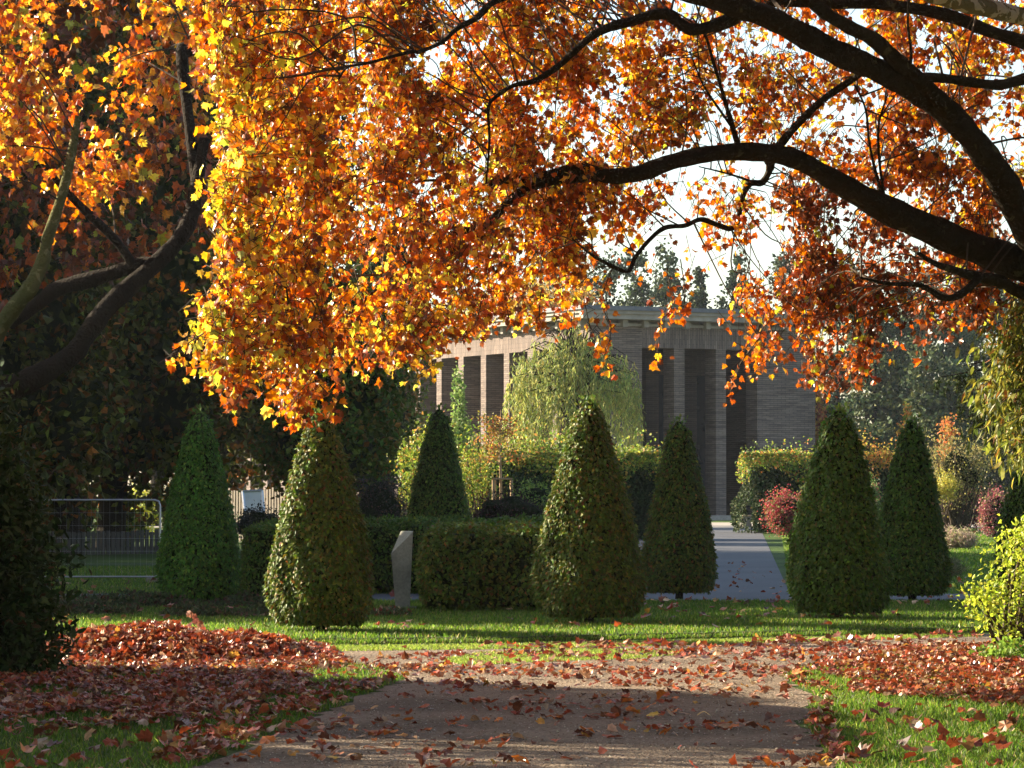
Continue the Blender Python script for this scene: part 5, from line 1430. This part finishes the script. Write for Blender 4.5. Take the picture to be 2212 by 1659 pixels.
# tall dark trees on the left
PAL_DK = [((0.055, 0.060, 0.012), 3), ((0.09, 0.08, 0.014), 2), ((0.14, 0.06, 0.015), 1.6), ((0.13, 0.14, 0.016), 1.6), ((0.28, 0.10, 0.015), 0.6)]
PAL_DKG = [((0.055, 0.09, 0.010), 3), ((0.10, 0.12, 0.014), 2), ((0.16, 0.10, 0.02), 0.9), ((0.22, 0.10, 0.02), 0.4)]
def dark_tree(label, u, y, vt, half, vbot, seed, n=15000, pal=PAL_DK, tr=0.3, tu=None, size=(0.2, 0.36), core=0.66):
    x = xat(tu if tu is not None else u, y); xc = xat(u, y) - x
    zt_, zb_ = zat(vt, y), zat(vbot, y)
    r_ = half / F * y
    h_ = (zt_ - zb_)
    bl = [(xc, 0, zb_ + h_ * 0.5, r_, r_, h_ * 0.5), (xc - r_ * .3, -.4, zb_ + h_ * 0.25, r_ * .8, r_ * .8, h_ * 0.25), (xc + r_ * .25, .3, zb_ + h_ * 0.75, r_ * .75, r_ * .7, h_ * 0.25), (xc + r_ * .3, -.3, zb_ + h_ * 0.2, r_ * .7, r_ * .8, h_ * 0.22)]
    return tree('dark_tree', label, 'tree', x, y, zt_, bl, n, size, pal, seed, 'dark_leaf', QD, tr, 'tall dark trees behind the fence', 0.13, 120, (0.6, 1.0), 1.0, core, 10, 'dark_bark', 0.2, xc, zb_ + h_ * 0.6)
dark_tree('dense dark tree with green and rust leaves behind the sunlit cone', 715, 88, 600, 150, 1060, 701, 17000, PAL_DKG, 0.2, 740, (0.14, 0.25))
dark_tree('dark brown tree above the white board', 560, 108, -120, 210, 1050, 702, 16000, PAL_DK, 0.3, 470)
dark_tree('dark tree whose black trunk stands behind the fence panel', 300, 92, -60, 200, 1075, 703, 16000, PAL_DK, 0.34, 238)
dark_tree('dark tree with paler trunk at the wire fence panel', 90, 84, 40, 190, 1085, 704, 16000, PAL_DK, 0.3, 152)
dark_tree('dark tree behind the evergreen bush', -130, 90, -100, 210, 1090, 705, 12000, PAL_DK, 0.3)
dark_tree('dark tree far behind the white board and palings', 430, 156, -40, 190, 1020, 706, 12000, PAL_DKG, 0.3, 330, (0.24, 0.4))
dark_tree('tall dark tree deep in the wood behind the two trunks', 150, 94, -160, 220, 1030, 707, 12000, PAL_DK, 0.3, 60, (0.24, 0.4))
dark_tree('dark tree reaching behind the orange canopy', 800, 150, 480, 130, 1050, 708, 8000, PAL_DKG, 0.25, 800, (0.24, 0.4))
dark_tree('dark tree far back at the dim edge of the wood', -20, 93, -60, 200, 1040, 709, 9000, PAL_DK, 0.3, -60, (0.24, 0.4))
# shade trees that stand left of the view
for k_, (x, y, zt_, r_) in enumerate([(-13, 47.2, 7.0, 3.9), (-19, 58, 18, 4.5), (-29, 64, 15, 4.0), (-16, 66, 18, 4.5), (-26, 68, 20, 5.0), (-20, 78, 20, 5), (-17, 72, 17, 5), (-19.5, 86, 17, 5.5)]):
    tree('dark_tree', ['dark tree left beyond the view beside the second plane tree', 'dark tree left beyond the view behind the first', 'dark tree left beyond the view farthest from the lawn', 'dark tree left beyond the view before the wood', 'dark tree left beyond the view at the wood corner', 'dark tree left beyond the view deep in the wood', 'dark tree left beyond the view between two taller ones', 'dark tree left beyond the view behind all the others'][k_], 'tree', x, y, zt_, [(0, 0, zt_ * .55, r_, r_, zt_ * .45), (0, 0, zt_ * .3, r_ * .9, r_ * .9, zt_ * .28)], 6000, (0.35, 0.6), PAL_DK, 730 + k_, 'far_leaf', QD, 0.3, 'shade trees left of the lawn', 0.15, 70, (0.6, 1.0), 1, 0.72, 4)
# unseen plane trees added round the viewpoint to cut sky light on the near path
for k_, (x, y, zc, r_, rz_, lab) in enumerate([(3.5, 14.5, 10.6, 10.5, 2.4, 'added unseen plane tree whose wide crown cuts sky light over the near path'), (15, 24, 8.5, 7.5, 7.0, 'added unseen plane tree cutting sky light beside the lime shrub'),
        (-9.5, 11.0, 10.5, 8.5, 4.0, 'added unseen plane tree cutting sky light on the evergreen bush side'), (17, 42, 8, 7, 7, 'added unseen plane tree cutting sky light beside the drooping evergreen'), (4, -14, 9, 11, 8, 'added unseen plane tree cutting sky light well behind the viewpoint')]):
    tree('plane_tree', lab, 'tree', x, y, zc + rz_, [(-0.2 * r_ * (k_ == 0), 0, zc, r_, r_, rz_)], 9000, (0.3, 0.6), PAL_DULL, 760 + k_, 'plane_leaf_dull', QD, 0.4, 'added unseen plane trees round the viewpoint', 0.16, 120, (0.3, 1.0), 1, 0.8, 6)
for k_, (u0, u1, vt, y, lab) in enumerate([(-120, 60, 1035, 100, 'added dark undergrowth closing the bright gap behind the paling fence'), (40, 215, 1045, 97, 'added dark undergrowth closing the bright gap between the two dark trunks'), (330, 470, 1040, 99, 'added dark undergrowth closing the bright gap behind the fresh green cone'), (215, 300, 1085, 98, 'low added dark undergrowth closing the bright gap below the yellow bush')]):
    x_ = (xat(u0, y) + xat(u1, y)) / 2; r_ = (xat(u1, y) - xat(u0, y)) / 2; h_ = zat(vt, y)  # dark shrubs added to hide bright gaps under the crowns
    shrub('undergrowth', lab, 'shrub', x_, y, [(0, 0, h_ * 0.5, r_ * 1.1, 0.9, h_ * 0.5)], 2600, (0.08, 0.16), PAL_DKG, 750 + k_, 'dark_leaf', QD, 0.75, 4)
# sunlit yellow bush glimpsed between the trunks
shrub('shrub', 'yellow green sunlit bush glimpsed between the dark trunks', 'shrub', xat(300, 112), 112, [(0, 0, 0.9, 0.55, 0.5, 1.0)], 1500, (0.08, 0.14), [((0.42, 0.42, 0.04), 2), ((0.3, 0.34, 0.04), 1)], 740)

# ------------------------------------------------------------------ air
HAZE = 0.0001
if HAZE:
    m, nt, out = new_mat('haze')
    vol = N(nt, 'ShaderNodeVolumePrincipled', i={'Density': HAZE, 'Anisotropy': 0.3, 'Color': (0.86, 0.92, 1.0, 1)})
    nt.links.new(vol.outputs[0], out.inputs['Volume'])
    M['haze'] = m
    mb = MB(); box(mb, (-950, -60, -1.2), (950, 950, 34))
    tag(mb.build('haze', ['haze']), 'thin autumn haze in the park air', 'haze', None, 'stuff')
# ------------------------------------------------------------------ light, sky, camera
sun = bpy.data.lights.new('sun', 'SUN')
sun.energy = 5.0
sun.angle = math.radians(0.5)
sun.color = (1.0, 0.85, 0.64)
so = bpy.data.objects.new('sun', sun); C.objects.link(so)
so.rotation_euler = Vector(SUN).to_track_quat('Z', 'Y').to_euler()
so.location = (-60, 40, 40)
w = bpy.data.worlds.new('World'); bpy.context.scene.world = w
w.use_nodes = True
nt = w.node_tree
bg = nt.nodes.get('Background') or nt.nodes.new('ShaderNodeBackground')
sky = nt.nodes.new('ShaderNodeTexSky')
sky.sky_type = 'NISHITA'; sky.sun_disc = False
sky.sun_elevation = math.radians(SUN_EL); sky.sun_rotation = math.radians(-SUN_AZ)
sky.air_density = 1.0; sky.dust_density = 1.5; sky.ozone_density = 1.0
nt.links.new(sky.outputs[0], bg.inputs[0])
bg.inputs[1].default_value = 0.074
cam = bpy.data.cameras.new('camera')
cam.sensor_width = 36.0; cam.lens = 36.0 * F / 2212.0
cam.clip_end = 3000; cam.clip_start = 0.5
co = bpy.data.objects.new('camera', cam); C.objects.link(co)
co.location = (0, 0, EYE); co.rotation_euler = (PI / 2 + PITCH, 0, 0)
sc = bpy.context.scene
sc.camera = co
sc.view_settings.view_transform = 'Standard'; sc.view_settings.look = 'None'
sc.view_settings.exposure = 2.05; sc.view_settings.gamma = 1.0
cy = sc.cycles
cy.max_bounces = 7; cy.diffuse_bounces = 3; cy.glossy_bounces = 2; cy.transmission_bounces = 5; cy.transparent_max_bounces = 4
cy.use_denoising = True
cy.sample_clamp_indirect = 6.0
